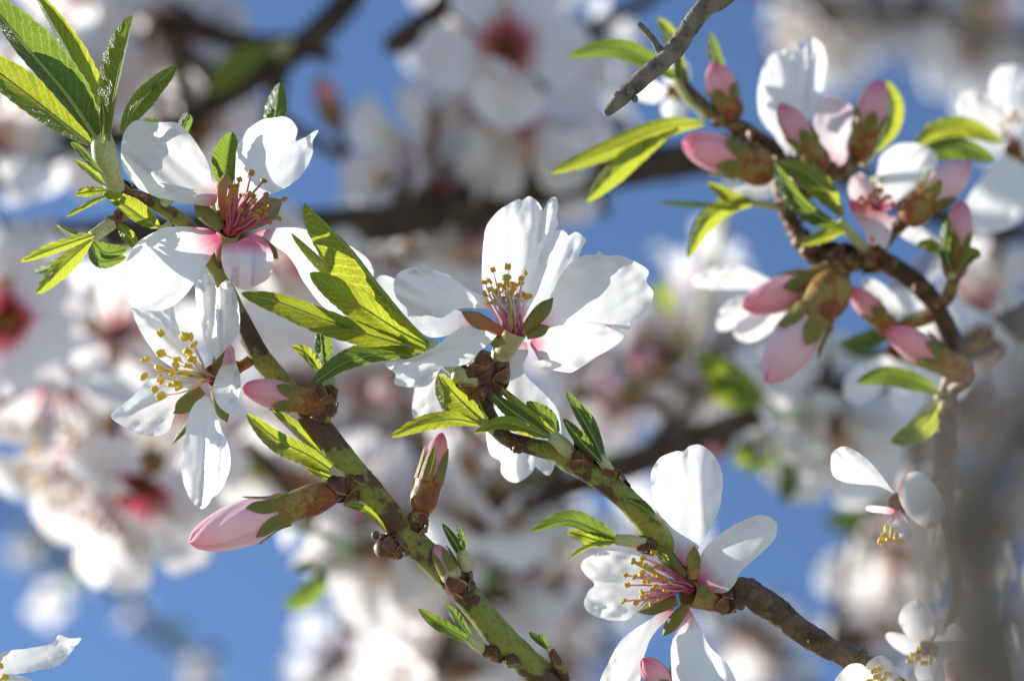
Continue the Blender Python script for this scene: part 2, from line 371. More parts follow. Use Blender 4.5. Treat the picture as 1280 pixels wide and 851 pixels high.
def sepal(parent, b, t, w, d0, d1, mat='sepal', bow=1.0, name='sepal'):
    b = np.array(b, float); t = np.array(t, float); ax = t - b; L = np.linalg.norm(ax); ax /= L; pe = np.array((-ax[1], ax[0]))
    vs = []; uv = []; fs = []; n = 14; c = 7
    for i in range(n):
        s = i / (n - 1); hw = w * .5 * (.72 + .6 * math.sin(math.pi * min(1, s + .05) * .75)) * (1 if s < .55 else max(0.0, 1 - ((s - .55) / .45) ** 2.2))
        for k in range(c):
            f = k / (c - 1) * 2 - 1
            q = b + ax * L * s + pe * hw * f
            d = d0 + (d1 - d0) * s - bow * math.sin(math.pi * s) * .5 + bow * .8 * f * f * (1 - s * .5)
            vs.append((q, d)); uv.append((f * .5 + .5, s))
    top = [P(q[0], q[1], d) for q, d in vs]; bot = [P(q[0], q[1], d + .28) for q, d in vs]
    N = len(top)
    for i in range(n - 1):
        for k in range(c - 1):
            a = i * c + k; fs.append((a, a + 1, a + c + 1, a + c)); fs.append((N + a, N + a + c, N + a + c + 1, N + a + 1))
        a = i * c; fs.append((a, a + c, N + a + c, N + a)); a = i * c + c - 1; fs.append((a, N + a, N + a + c, a + c))
    return wobj(name, top + bot, fs, M[mat], parent, uv + uv)

def ellipsoid(c, a, L, r, seg=8, rings=6, squash=None):
    """ellipsoid about c with unit axis a"""
    t = Vector((0, 0, 1)) if abs(a.z) < .9 else Vector((1, 0, 0))
    n = a.cross(t).normalized(); b = a.cross(n)
    vs = [c - a * L]; fs = []; uv = [(0, 0)]
    for i in range(1, rings):
        th = math.pi * i / rings
        for k in range(seg):
            ph = 2 * math.pi * k / seg
            vs.append(c - a * L * math.cos(th) + (n * math.cos(ph) * r + b * math.sin(ph) * (squash or r)) * math.sin(th)); uv.append((k / seg, i / rings))
    vs.append(c + a * L); uv.append((0, 1)); e = len(vs) - 1
    for k in range(seg):
        fs.append((0, 1 + (k + 1) % seg, 1 + k)); b0 = 1 + (rings - 2) * seg; fs.append((e, b0 + k, b0 + (k + 1) % seg))
    for i in range(rings - 2):
        for k in range(seg):
            a0 = 1 + i * seg; fs.append((a0 + k, a0 + (k + 1) % seg, a0 + seg + (k + 1) % seg, a0 + seg + k))
    return vs, fs, uv
def join(parts):
    V = []; F = []; U = []; I = []
    for j, (v, f, u) in enumerate(parts):
        o = len(V); V += list(v); U += list(u); F += [tuple(x + o for x in q) for q in f]; I += [j] * len(f)
    return V, F, U, I
def anther_geo(p, a, s=.00062):
    t = Vector((0, 0, 1)) if abs(a.z) < .9 else Vector((1, 0, 0)); n = a.cross(t).normalized()
    V, F, U, _ = join([ellipsoid(p + n * s * .42, a, s, s * .55, 7, 5), ellipsoid(p - n * s * .42, a, s, s * .55, 7, 5)])
    return V, F, U
def stamens(parent, base, ends, fil, anth, db=0.0, spread=4.0, arc=.08, dfun=None, seed=3, s=.00062, r=.00013, turn=None):
    rng = random.Random(seed)
    for (x, y) in ends:
        bx = base[0] + rng.uniform(-spread, spread); by = base[1] + rng.uniform(-spread, spread) * .6
        de = (dfun(x, y) if dfun else 0) + rng.uniform(-2, 2)
        dx, dy = x - bx, y - by; k = rng.uniform(-arc, arc)
        ctl = [(bx, by, db + rng.uniform(-.8, .8)), (bx + dx * .5 - dy * k, by + dy * .5 + dx * k, db + (de - db) * .45), (x, y, de)]
        cs = catmull(ctl, 10); pts = [P(*c) for c in cs]
        v, f, u = tube(pts, [r * (1.25 - .5 * i / 9) for i in range(10)], 6)
        u = [(a, i // 6 / 9) for i, (a, b) in enumerate(u)]
        o = wobj('stamen', v, f, M[fil], parent, u)
        a = (pts[-1] - pts[-3]).normalized(); rv = Vector((rng.uniform(-1, 1), rng.uniform(-1, 1), rng.uniform(-1, 1)))
        a = (a * .6 + rv * .8).normalized()
        v, f, u = anther_geo(pts[-1], a, s * rng.uniform(.85, 1.15))
        L0 = Vector(parent.location)
        obj('anther', mesh('anther', [q - L0 for q in v], f, M[anth], u), o)
def pistil(parent, b, e, db, de, r=.00028, st=.0006):
    cs = catmull([(*b, db), ((b[0] + e[0]) / 2 + 2, (b[1] + e[1]) / 2, (db + de) / 2), (*e, de)], 12); pts = [P(*c) for c in cs]
    v, f, u = tube(pts, [r * (1.2 - .3 * i / 11) for i in range(12)], 8)
    o = wobj('pistil', v, f, M['pistil'], parent, u)
    a = (pts[-1] - pts[-2]).normalized(); v, f, u = ellipsoid(pts[-1], a, st * .7, st, 8, 6)
    L0 = Vector(parent.location); obj('stigma', mesh('stigma', [q - L0 for q in v], f, M['pistil'], u), o)

def revolve(a, b, prof, seg=16, rough=0.0):
    """world axis a->b, prof [(t, r m)]"""
    ax = (b - a); A = ax.normalized(); t = Vector((0, 0, 1)) if abs(A.z) < .9 else Vector((1, 0, 0))
    n = A.cross(t).normalized(); q = A.cross(n); vs = []; fs = []; uv = []
    for i, (s, r) in enumerate(prof):
        for k in range(seg):
            p = 2 * math.pi * k / seg; d = n * math.cos(p) + q * math.sin(p); rr = r
            if rough: rr *= 1 + rough * noise.noise((a + ax * s + d * r) * 700)
            vs.append(a + ax * s + d * rr); uv.append((k / seg, s))
    for i in range(len(prof) - 1):
        for k in range(seg):
            k2 = (k + 1) % seg; fs.append((i * seg + k, i * seg + k2, (i + 1) * seg + k2, (i + 1) * seg + k))
    return vs, fs, uv
def smoothprof(ctl, n=18):
    return [(float(c[0]), max(1e-6, float(c[1]))) for c in catmull(ctl, n)]
def cup_part(parent, b, t, d0, d1, r0, r1, mat='calyx', name='calyx_cup', bulge=1.0):
    a = P(*b, d0); e = P(*t, d1); R0 = MM(FOC, r0) * .001; R1 = MM(FOC, r1) * .001
    pr = smoothprof([(-.06, R0 * .3), (0, R0 * .8), (.2, R0 * 1.1 * bulge), (.6, (R0 + R1) * .52 * bulge), (1, R1), (1.04, R1 * .9), (.92, R1 * .75), (.6, R1 * .3)])
    v, f, u = revolve(a, e, pr, 16, .06); return wobj(name, v, f, M[mat], parent, u)

def throat(parent, c, t, d0, d1, r):
    R = MM(FOC, r) * .001; v, f, u = revolve(P(*c, d0), P(*t, d1), smoothprof([(-.2, R * .2), (.1, R * .8), (.6, R), (.9, R * .7), (1, R * .05)], 10), 14)
    return wobj('throat', v, f, M['fil_red'], parent, [(a, .12) for a, b in u])
def scales(parent, path, r_px, n=6, mat='scale', seed=0, size=1.0, name='bud_scale'):
    """small overlapping bud scales wrapped round a path of px points"""
    rng = random.Random(seed); cs = catmull(path, 24); pts = [P(*c[:3]) for c in cs]; T, Nn = frames(pts)
    for i in range(n):
        k = int((i + .3) / n * 19); r = MM(FOC + cs[k][2], r_px) * .001 * (1.10 + .03 * (i % 3)); a0 = i * 2.4 + rng.uniform(-.4, .4)
        half = rng.uniform(.75, 1.15); L = r * rng.uniform(1.0, 1.5) * size
        B = T[k].cross(Nn[k]); vs = []; fs = []; uv = []; m = 7; c = 7
        for s in range(m):
            ts = s / (m - 1); hw = half * (1 - ts ** 1.8)
            for j in range(c):
                ff = j / (c - 1) * 2 - 1; an = a0 + ff * hw
                dr = Nn[k] * math.cos(an) + B * math.sin(an)
                vs.append(pts[k] + T[k] * L * (ts - .3) + dr * (r * (1 + .10 * ts + .05 * rng.uniform(-1, 1)))); uv.append((ff * .5 + .5, ts))
        for s in range(m - 1):
            for j in range(c - 1):
                q = s * c + j; fs.append((q, q + 1, q + c + 1, q + c))
        wobj(name, vs, fs, M[mat], parent, uv)

def stem(parent, spec, mat='shoot', name='stem', n=20, seg=12, rough=.05):
    v, f, u = pxtube(spec, n, seg, rough); return wobj(name, v, f, M[mat], parent, u)

def bud(label, base, tip, d0, d1, w, pf=.42, pmat='bud_petal', cmat='calyx', open_=0.0, group=None, seed=0, stalk=None, scaled=True, petal_w=None, sep=.62):
    """base,tip px; w px full width at the petals; pf = fraction along the axis where petals leave the calyx"""
    a = P(*base, d0); e = P(*tip, d1); ax = e - a; A = ax.normalized()
    th = thing('flower_bud', label, 'bud', a, group); rng = random.Random(seed + 11)
    R = MM(FOC + d0, (petal_w or w) / 2) * .001; RC = MM(FOC + d0, w / 2) * .001
    v, f, u = revolve(a, e, smoothprof([(-.02, RC * .35), (.04, RC * .72), (.16, RC * .92), (.30, RC * .86), (pf - .04, RC * .9), (pf + .04, RC * .82)]), 18, .05)
    wobj('calyx_cup', v, f, M[cmat], th, u)
    t = Vector((0, 0, 1)) if abs(A.z) < .9 else Vector((1, 0, 0)); n = A.cross(t).normalized(); q = A.cross(n)
    def rad(s):           # petal body, s 0..1 from pf to 1
        k_ = min(1, s / .40); k_ = k_ * k_ * (3 - 2 * k_)
        return (RC * .84 * (1 - k_) + R * k_) * max(0.0, (1 - max(0, (s - .30) / .70) ** 2.3)) ** .6
    for k in range(4):    # overlapping petals, spirally laid
        a0 = k * 2 * math.pi / 4 + seed; span = 2.3; vs = []; fs = []; uv = []; m = 20; c = 13
        for i in range(m):
            s = i / (m - 1)
            for j in range(c):
                g = j / (c - 1); an = a0 + (g - .5) * span * (1 - .22 * s)
                off = .88 + .11 * g + .03 * noise.noise(Vector((g * 3, s * 3, k + seed)))
                tt = pf - .05 + (1 - pf + .05) * (s - .07 * (2 * g - 1) ** 2 * s)
                r = rad(s) * off + R * .03
                vs.append(a + ax * tt + (n * math.cos(an) + q * math.sin(an)) * r); uv.append((g, .15 + .85 * s))
        for i in range(m - 1):
            for j in range(c - 1):
                z = i * c + j; fs.append((z, z + 1, z + c + 1, z + c))
        wobj('petal', vs, fs, M[pmat], th, uv)
    for k in range(5):    # sepals clasping the petals
        a0 = k * 2 * math.pi / 5 + seed * 1.7; vs = []; fs = []; uv = []; m = 12; c = 7
        for i in range(m):
            s = i / (m - 1); half = .52 * (1 - max(0, (s - .35) / .65) ** 2)
            for j in range(c):
                g = j / (c - 1) * 2 - 1; an = a0 + g * half; tt = pf - .06 + (sep - pf + .06) * s
                ps = max(0, (tt - pf) / (1 - pf)); r = rad(ps) * (1.05 if ps > 0 else 1.07) + R * .045 + RC * (.01 + .07 * (1 - g * g) + .05 * s * s)
                vs.append(a + ax * tt + (n * math.cos(an) + q * math.sin(an)) * r); uv.append((g * .5 + .5, s))
        for i in range(m - 1):
            for j in range(c - 1):
                z = i * c + j; fs.append((z, z + 1, z + c + 1, z + c))
        wobj('sepal', vs, fs, M['sepal'], th, uv)
    if stalk:
        stem(th, stalk, 'spur' if scaled else 'calyx', 'stalk', 14)
        if scaled: scales(th, stalk, max(s[3] for s in stalk) * .95, 5, seed=seed)
    return th

def tuft(label, loc, leaves, stemspec=None, smat='shoot', group=None, scale_n=0, scale_path=None, scale_r=9, seed=0):
    th = thing('leaf_tuft', label, 'leaves', P(*loc), group)
    if stemspec: stem(th, stemspec, smat)
    if scale_n: scales(th, scale_path or stemspec, scale_r, scale_n, seed=seed)
    for i, l in enumerate(leaves):
        pts, wA, wB = l[0], l[1], l[2]; kw = dict(l[3]) if len(l) > 3 else {}
        leaf(th, pts, wA, wB, seed=seed * 3 + i + 1, **kw)
    return th

# ------------------------------------------------------------------ setting
g = mesh('ground', [(-400, -400, 0), (400, -400, 0), (400, 400, 0), (-400, 400, 0)], [(0, 1, 2, 3)], M['ground'])
go = obj('ground', g); go['kind'] = 'structure'

# ------------------------------------------------------------------ sharp twigs
def twig(label, spec, mat, n=120, seg=18, rough=.07, freq=350, name='twig', knots=()):
    o0 = P(*spec[0][:3]); th = thing(name, label, 'twig', o0)
    v, f, u = pxtube(spec, n, seg, rough, freq); wobj('bark', v, f, M[mat], th, u)
    for (x, y, d, r) in knots:         # leaf scars and knobs
        rng = random.Random(int(x * 7 + y)); c = P(x, y, d); R = MM(FOC + d, r) * .001
        a = Vector((rng.uniform(-1, 1), rng.uniform(-1, 1), rng.uniform(-1, 1))).normalized()
        v, f, u = ellipsoid(c, a, R, R * .8, 10, 8)
        v = [q + (q - c) * .45 * noise.noise(q * 1500) for q in v]
        wobj('knot', v, f, M['spur' if mat in ('twig', 'twig_dark') else mat], th, u)
    return th
T1 = twig('green and brown mottled twig running diagonally beneath the long pink bud', [(178, 246, 6, 7), (205, 262, 6, 9), (240, 288, 7, 10), (266, 330, 7, 11), (290, 380, 6, 12), (322, 440, 4, 13), (352, 480, 4, 14), (392, 526, 1, 16), (424, 567, 0, 16.5), (463, 615, 0, 17), (507, 667, 0, 17), (542, 702, 0, 17.5), (585, 746, 0, 17), (624, 794, 0, 18), (664, 833, 1, 19), (700, 868, 2, 20), (760, 940, 5, 22)], 'twig', 200,
     knots=[(408, 512, -1, 13), (470, 668, -1.5, 6), (520, 660, -1, 9), (575, 722, -1.5, 10), (438, 604, -1.5, 12), (615, 812, -1, 10), (640, 826, -1.6, 12), (594, 750, -1.8, 8)])
T2 = twig('green twig below the large open blossom running to the spread blossom', [(604, 440, 3, 10), (600, 476, 2, 15), (606, 512, 2, 12), (630, 545, 1, 10), (659, 556, 1, 11), (690, 565, 1, 12), (716, 580, 0, 13), (747, 597, 0, 14), (781, 622, 0, 15), (811, 655, 1, 16), (836, 690, 3, 16), (866, 722, 5, 15), (905, 744, 5, 15)], 'twig', 130,
     knots=[(596, 462, -.5, 12), (606, 488, -1, 12), (588, 468, -1, 9), (722, 572, -1, 11), (768, 592, -.5, 8), (648, 558, -1, 9)])
T3 = twig('rough brown twig end leading away from the spread blossom', [(893, 748, 4, 13), (912, 746, 3, 16), (932, 739, 2, 18), (963, 758, 2, 17), (1007, 792, 2, 15), (1055, 819, 3, 13.5), (1085, 834, 4, 13), (1130, 868, 6, 14), (1190, 930, 10, 16)], 'twig_old', 130, rough=.16, freq=500,
     knots=[(988, 762, 1, 5), (941, 742, -.5, 9), (960, 768, -1.3, 6), (1014, 800, -.5, 6), (1079, 816, 1, 7), (970, 760, 0, 7), (925, 757, -1, 7)])
T4 = twig('bare grey dead twig with snapped tip crossing above the pink bud cluster', [(960, -50, 2, 13), (908, -6, 0, 12.5), (877, 14, 0, 12), (844, 62, 0, 12), (821, 83, 0, 11), (790, 110, 0, 11), (768, 132, 0, 8), (757, 143, 0, 5)], 'dead', 110, rough=.14, freq=600,
     knots=[(857, 30, -.6, 6), (842, 52, -.8, 5), (789, 112, -.9, 8), (771, 118, -.3, 5), (846, 74, 0, 5), (826, 62, .5, 5), (764, 140, 0, 5), (794, 124, -.4, 5)])
stem(T4, [(828, 72, .5, 5), (818, 52, 0, 4.5), (804, 36, 0, 4), (798, 30, 0, 3)], 'dead', 'side_stub', 16, 10, .2)
scales(T1, [(150, 238, 5), (180, 248, 6)], 13, 5, seed=1)
scales(T1, [(136, 282, 4), (160, 262, 5)], 9, 4, seed=2)
stem(T1, [(140, 280, 4, 8), (158, 264, 5, 9), (180, 250, 6, 9)], 'spur', 'side_spur', 14)
stem(T1, [(136, 232, 4, 14), (158, 244, 5, 11), (182, 250, 6, 9)], 'spur', 'side_spur', 14)
stem(T1, [(205, 254, 5, 7), (215, 244, 4, 8)], 'shoot', 'side_spur', 8)
scales(T1, [(400, 522, 0), (412, 480, 0)], 14, 7, seed=5)
stem(T1, [(398, 526, 0, 14), (408, 505, 0, 12), (413, 484, 0, 10)], 'spur', 'side_spur', 14)
scales(T1, [(460, 606, -.5), (412, 612, -1)], 16, 8, seed=6)
stem(T1, [(458, 610, 0, 15), (435, 608, -.5, 14), (415, 613, -1, 13)], 'spur', 'side_spur', 14)
scales(T1, [(580, 740, -1), (570, 722, -1.5)], 15, 5, seed=7)
stem(T1, [(578, 742, 0, 12), (572, 728, -1, 12), (566, 720, -1.5, 10)], 'spur', 'side_spur', 14)
stem(T1, [(582, 740, 0, 10), (583, 718, -.5, 8), (580, 700, -1, 7)], 'spur', 'side_spur', 14)
stem(T1, [(628, 822, -.5, 8), (610, 814, -1, 7), (596, 806, -1, 6)], 'spur', 'side_spur', 14)
scales(T1, [(628, 822, -.5), (600, 808, -1)], 8, 4, seed=8)
stem(T1, [(706, 850, 1, 7), (698, 830, 0, 6.5), (688, 812, 0, 5)], 'spur', 'side_spur', 14)
scales(T1, [(704, 846, 1), (690, 816, 0)], 7, 5, seed=9)
scales(T2, [(600, 500, 1), (606, 440, 2)], 17, 10, seed=10)
scales(T2, [(606, 490, 1), (566, 466, -1)], 13, 7, seed=11)
stem(T2, [(606, 492, 1, 14), (590, 476, 0, 12), (568, 468, -1, 10)], 'calyx_pale', 'side_spur', 14)
stem(T2, [(612, 500, 2, 11), (625, 475, 2, 12), (626, 452, 1, 11)], 'spur', 'side_spur', 14)
scales(T2, [(616, 492, 1), (627, 454, 1)], 12, 6, seed=12)
scales(T2, [(735, 588, -.5), (712, 566, -1)], 14, 6, seed=13)
scales(T2, [(780, 612, -.3), (756, 580, -.5)], 9, 5, seed=14)
scales(T2, [(820, 684, 1), (796, 676, 0)], 10, 5, seed=15)
stem(T2, [(826, 686, 2, 10), (812, 680, 1, 10), (798, 677, 0, 9)], 'spur', 'side_spur', 14)
scales(T2, [(636, 552, 0), (662, 558, 0)], 10, 4, seed=16)
scales(T3, [(915, 748, 2), (898, 750, 2)], 16, 5, seed=17)

# brown resting bud on the lower side of twig one
rb = thing('resting_bud', 'small round brown scaly resting bud on the mottled diagonal twig', 'bud', P(500, 680, -1))
v, f, u = revolve(P(506, 680, 0), P(468, 687, -2), smoothprof([(-.1, .0006), (.15, .0012), (.45, .0018), (.75, .0016), (.95, .0008), (1, .0001)]), 16, .15)
wobj('core', v, f, M['scale'], rb, u); scales(rb, [(506, 680, 0), (474, 686, -2)], 14, 8, seed=21, size=.8)

# ------------------------------------------------------------------ blossom A (upper left)
A = thing('almond_blossom', 'open white blossom with red stamens and a small folded rosy petal', 'blossom', P(283, 300, 4))
cup_part(A, (276, 322), (286, 288), 6, 1, 9, 15, 'calyx')
stem(A, [(270, 342, 7, 8), (274, 330, 6.5, 8), (277, 318, 6, 8)], 'scale', 'pedicel', 8)
petal(A, [(268, 256), (250, 257), (222, 252), (202, 248), (181, 240), (166, 229), (155, 212), (151, 194), (153, 174), (158, 161), (169, 151), (182, 152), (196, 153), (219, 153), (229, 160), (242, 174), (253, 191), (260, 204), (265, 225), (272, 243)], 0, -4, cup=-3, bend=2, tip=(160, 168), rip=.9, seed=1, base=(278, 272), creases=((-.35, 2.2, .18), (.3, -1.2, .2)))
petal(A, [(296, 262), (292, 242), (294, 215), (296, 186), (304, 169), (317, 156), (330, 149), (345, 147), (355, 146), (365, 151), (372, 163), (369, 176), (383, 171), (398, 163), (391, 176), (391, 192), (383, 210), (368, 228), (347, 240), (327, 248), (308, 264)], 2, 9, cup=-3, bend=-1, tip=(372, 160), seed=2, base=(290, 278), rip=.9)
petal(A, [(276, 300), (265, 288), (245, 284), (209, 284), (186, 294), (169, 306), (156, 330), (150, 350), (153, 360), (158, 362), (158, 373), (169, 383), (192, 389), (215, 383), (235, 365), (248, 347), (255, 334), (266, 318)], 0, -8, cup=-2.5, bend=2.5, tip=(158, 368), seed=3, base=(282, 292), rip=.8)
petal(A, [(312, 296), (330, 288), (363, 284), (393, 290), (425, 301), (458, 322), (467, 346), (455, 378), (430, 396), (405, 384), (380, 353), (370, 334), (357, 317), (332, 302)], 2, 10, cup=-2, bend=1, tip=(465, 350), seed=4, base=(300, 290), rip=.7)
petal(A, [(308, 296), (318, 292), (334, 303), (342, 324), (336, 347), (324, 355), (302, 362), (285, 348), (277, 327), (279, 307), (297, 302)], -2, -7, cup=4.5, bend=-3, tip=(308, 360), seed=5, rip=1.2, mat='petal_rosy', base=(310, 296), creases=((-.25, -2.5, .16), (.35, 1.4, .15)))
sepal(A, (277, 286), (242, 254), 16, 0, 2); sepal(A, (280, 276), (282, 215), 19, 1, 3, 'sepal_orange'); sepal(A, (300, 282), (353, 250), 25, 2, 6, 'sepal'); sepal(A, (322, 298), (348, 324), 12, 1, 1); sepal(A, (300, 272), (340, 256), 16, 4, 6, 'sepal_orange')
stamens(A, (287, 292), [(296 + (i * 41 % 46), 232 + (i * 29 % 44)) for i in range(14)], 'fil_red', 'anther_brown', db=1, spread=8, dfun=lambda x, y: 1, s=.00045, r=.0002, seed=78)
ZA = lambda l: [(120 + x / 3.04, 120 + y / 3.04) for x, y in l]
stamens(A, (287, 292), ZA([(545, 318), (590, 292), (638, 322), (715, 392), (695, 465), (600, 400), (570, 380), (550, 435), (520, 390), (575, 415), (610, 460), (640, 430), (660, 480), (530, 360), (630, 405), (590, 450), (560, 470), (505, 400), (585, 372), (620, 440), (508, 340), (648, 452)]), 'fil_red', 'anther_brown', db=0, spread=6, dfun=lambda x, y: -3 + (x - 287) * .03, s=.0005, r=.0002)

throat(A, (284, 298), (289, 287), 2.5, 0, 9)
# ------------------------------------------------------------------ blossom B (below A, facing left)
B = thing('almond_blossom', 'ragged white blossom with yellow stamens hanging beneath the red-stamened blossom', 'blossom', P(290, 470, 3))
cup_part(B, (300, 458), (268, 470), 4, 0, 9, 15, 'calyx')
stem(B, [(316, 448, 5, 7), (308, 454, 4, 7), (298, 460, 4, 7)], 'calyx', 'pedicel', 8)
petal(B, [(262, 465), (244, 449), (230, 425), (220, 400), (214, 380), (195, 372), (167, 380), (167, 393), (176, 415), (190, 436), (203, 451), (230, 464)], 1, 8, cup=-2, bend=0, tip=(172, 380), seed=11, rip=1.2, mat='petal_clean', base=(266, 470), creases=((.2, -2.0, .15), (-.3, 1.2, .2)))
petal(B, [(270, 450), (268, 445), (257, 430), (252, 408), (246, 381), (244, 357), (250, 345), (258, 342), (265, 346), (271, 360), (275, 356), (280, 352), (287, 351), (297, 374), (300, 404), (297, 419), (285, 434)], -1, -2, cup=1.5, bend=-1, tip=(270, 342), seed=12, rip=1.3, mat='petal_clean', base=(272, 460), creases=((.15, 3.0, .16), (-.55, 1.5, .15)))
petal(B, [(284, 432), (278, 453), (267, 479), (270, 502), (282, 515), (291, 515), (300, 490), (300, 468), (295, 453), (292, 434)], -2, -5, cup=2.0, bend=1, tip=(285, 516), seed=13, rip=1.8, mat='petal_clean', base=(270, 455))
petal(B, [(253, 497), (240, 509), (231, 543), (227, 584), (233, 614), (244, 631), (253, 636), (261, 630), (265, 622), (276, 613), (287, 588), (287, 562), (278, 539), (266, 506), (258, 495)], -1, -3, cup=1.8, bend=-2, tip=(250, 636), seed=14, rip=.9, mat='petal_clean', base=(260, 482), creases=((.0, -1.2, .14), (-.5, .8, .12)))
petal(B, [(248, 492), (229, 484), (214, 476), (188, 474), (165, 496), (139, 519), (158, 535), (184, 545), (210, 539), (222, 510)], 1, 5, cup=2.0, bend=-2, tip=(142, 522), seed=15, rip=1.3, mat='petal_clean', base=(262, 478), creases=((.1, -1.4, .2),))
sepal(B, (252, 486), (216, 517), 18, 0, 1); sepal(B, (270, 470), (282, 434), 16, 0, 0); sepal(B, (268, 488), (284, 528), 14, 2, 4); sepal(B, (262, 500), (214, 556), 7, 6, 8)
ZB = lambda l: [(120 + x / 2.66, 340 + y / 2.66) for x, y in l]
stamens(B, (264, 472), ZB([(215, 203), (308, 215), (165, 290), (215, 270), (160, 347), (210, 318), (215, 357), (195, 390), (215, 412), (270, 290), (265, 310), (305, 265), (300, 335), (270, 370), (255, 335), (320, 290), (325, 240), (290, 215), (305, 312), (250, 375), (275, 385)]), 'fil_cream', 'anther_yellow', db=0, spread=8, dfun=lambda x, y: -5, s=.00072, r=.00016)
pistil(B, (262, 474), (200, 461), 0, -4)

# ------------------------------------------------------------------ blossom C2 (behind C) then C (centre)
C2 = thing('almond_blossom', 'white blossom half hidden behind the large central blossom, one long petal hanging down', 'blossom', P(632, 470, 8))
cup_part(C2, (618, 476), (628, 440), 9, 7, 9, 14, 'calyx_pale')
petal(C2, [(590, 408), (568, 417), (536, 421), (512, 402), (490, 392), (472, 372), (468, 350), (478, 344), (492, 348), (510, 360), (545, 378), (590, 395)], 6, 10, cup=-2, bend=1, tip=(470, 352), seed=21, base=(612, 412), rip=.6)
petal(C2, [(657, 427), (644, 427), (636, 446), (634, 465), (638, 480), (619, 507), (608, 520), (608, 547), (613, 568), (626, 577), (626, 590), (636, 601), (649, 602), (665, 590), (668, 583), (674, 587), (686, 594), (695, 577), (702, 545), (697, 513), (686, 498), (671, 483), (658, 470), (654, 458), (660, 440)], 4, 9, cup=-2.5, bend=3, tip=(655, 604), seed=22, base=(648, 425), rip=1.2, mat='petal_clean', creases=((.2, 1.5, .2),))
petal(C2, [(663, 427), (682, 411), (704, 403), (742, 402), (764, 411), (780, 420), (768, 433), (745, 446), (720, 463), (704, 465), (679, 457), (668, 439)], 3, 7, cup=-1.5, bend=1, tip=(779, 421), seed=23, rip=1.1, base=(652, 428), creases=((-.3, 1.6, .16),))
petal(C2, [(556, 468), (530, 476), (518, 486), (516, 520), (530, 528), (556, 528), (566, 500)], 8, 11, cup=-1, tip=(520, 522), seed=24, rip=.8, mat='petal_clean', base=(590, 462))
petal(C2, [(664, 454), (676, 450), (692, 451), (703, 456), (694, 461), (680, 462)], 1.2, 0, cup=2.5, tip=(703, 456), seed=25, rip=1.0, mat='petal_clean', base=(640, 450), name='petal_lobe')
C = thing('almond_blossom', 'large open white blossom with upright pink stamens and raised back petal', 'blossom', P(626, 452, 1))
cup_part(C, (627, 446), (642, 414), 1.5, 0, 11, 17, 'calyx_pale')
stem(C, [(625, 476, 1.5, 11), (626, 458, 1.5, 10), (628, 440, 1.5, 11)], 'calyx_pale', 'pedicel', 10)
petal(C, [(640, 420), (612, 379), (603, 357), (603, 322), (607, 287), (619, 268), (638, 254), (649, 249), (653, 251), (660, 245), (671, 251), (679, 262), (684, 253), (690, 247), (696, 248), (698, 260), (695, 270), (698, 279), (693, 291), (684, 305), (670, 330), (657, 373), (648, 405)], 3, 12, cup=-3, bend=2, tip=(652, 246), seed=31, base=(642, 424), rip=1.1, creases=((.55, -2.2, .14),))
petal(C, [(653, 418), (645, 380), (652, 341), (666, 316), (685, 292), (704, 288), (711, 295), (720, 290), (732, 299), (728, 309), (724, 320), (718, 357), (688, 398)], 3.5, 9, cup=-2, bend=1, tip=(715, 290), seed=32, base=(648, 424), rip=.9)
petal(C, [(663, 420), (676, 401), (688, 370), (707, 335), (730, 319), (744, 319), (749, 313), (755, 319), (777, 320), (796, 328), (811, 339), (808, 352), (817, 366), (812, 382), (801, 396), (788, 401), (788, 411), (777, 411), (745, 403), (714, 404), (684, 411)], 1, 3, cup=-2.5, bend=2, tip=(812, 362), seed=33, base=(652, 420), rip=.8)
petal(C, [(622, 402), (609, 373), (587, 363), (565, 347), (546, 338), (520, 334), (501, 339), (492, 354), (496, 373), (508, 385), (512, 398), (533, 394), (552, 397), (574, 386), (609, 387)], 1, 3, cup=2.5, bend=-2.0, tip=(496, 356), seed=34, base=(634, 410), rip=1.3, creases=((-.75, 1.6, .2),))
petal(C, [(622, 418), (609, 414), (592, 410), (579, 407), (565, 417), (539, 436), (508, 449), (481, 454), (487, 461), (495, 468), (493, 480), (511, 484), (536, 481), (552, 460), (571, 458), (587, 452), (600, 439)], -2, -6, cup=-2, bend=-2.0, tip=(486, 468), seed=35, base=(636, 414), rip=1.6, mat='petal_clean', creases=((.2, 1.4, .15),))
sepal(C, (628, 417), (576, 389), 15, -3, -3, 'sepal_orange'); sepal(C, (655, 414), (692, 372), 15, -2, -1); sepal(C, (658, 420), (687, 408), 12, -1.5, -1); sepal(C, (630, 424), (612, 430), 12, -2, -3)
ZC = lambda l: [(460 + x / 3.153, 230 + y / 3.153) for x, y in l]
stamens(C, (641, 415), [(606 + (i * 37 % 60), 366 + (i * 53 % 14)) for i in range(14)], 'fil_white', 'anther', db=-.5, spread=15, arc=.05, dfun=lambda x, y: 1, s=.00045, r=.00016, seed=77)
stamens(C, (641, 415), ZC([(492, 338), (550, 326), (460, 387), (477, 383), (483, 415), (512, 405), (522, 400), (545, 390), (568, 395), (583, 397), (605, 372), (602, 390), (619, 352), (570, 415), (610, 435), (580, 462), (565, 435), (540, 405), (505, 425), (590, 440), (530, 420), (555, 440), (500, 440), (625, 445), (520, 450)]), 'fil_white', 'anther', db=-1, spread=14, arc=.05, dfun=lambda x, y: -1, s=.00052, r=.00017)
pistil(C, (640, 412), (633, 347), -1, -2, st=.0008)

throat(C, (640, 422), (642, 410), 1, -.8, 13)
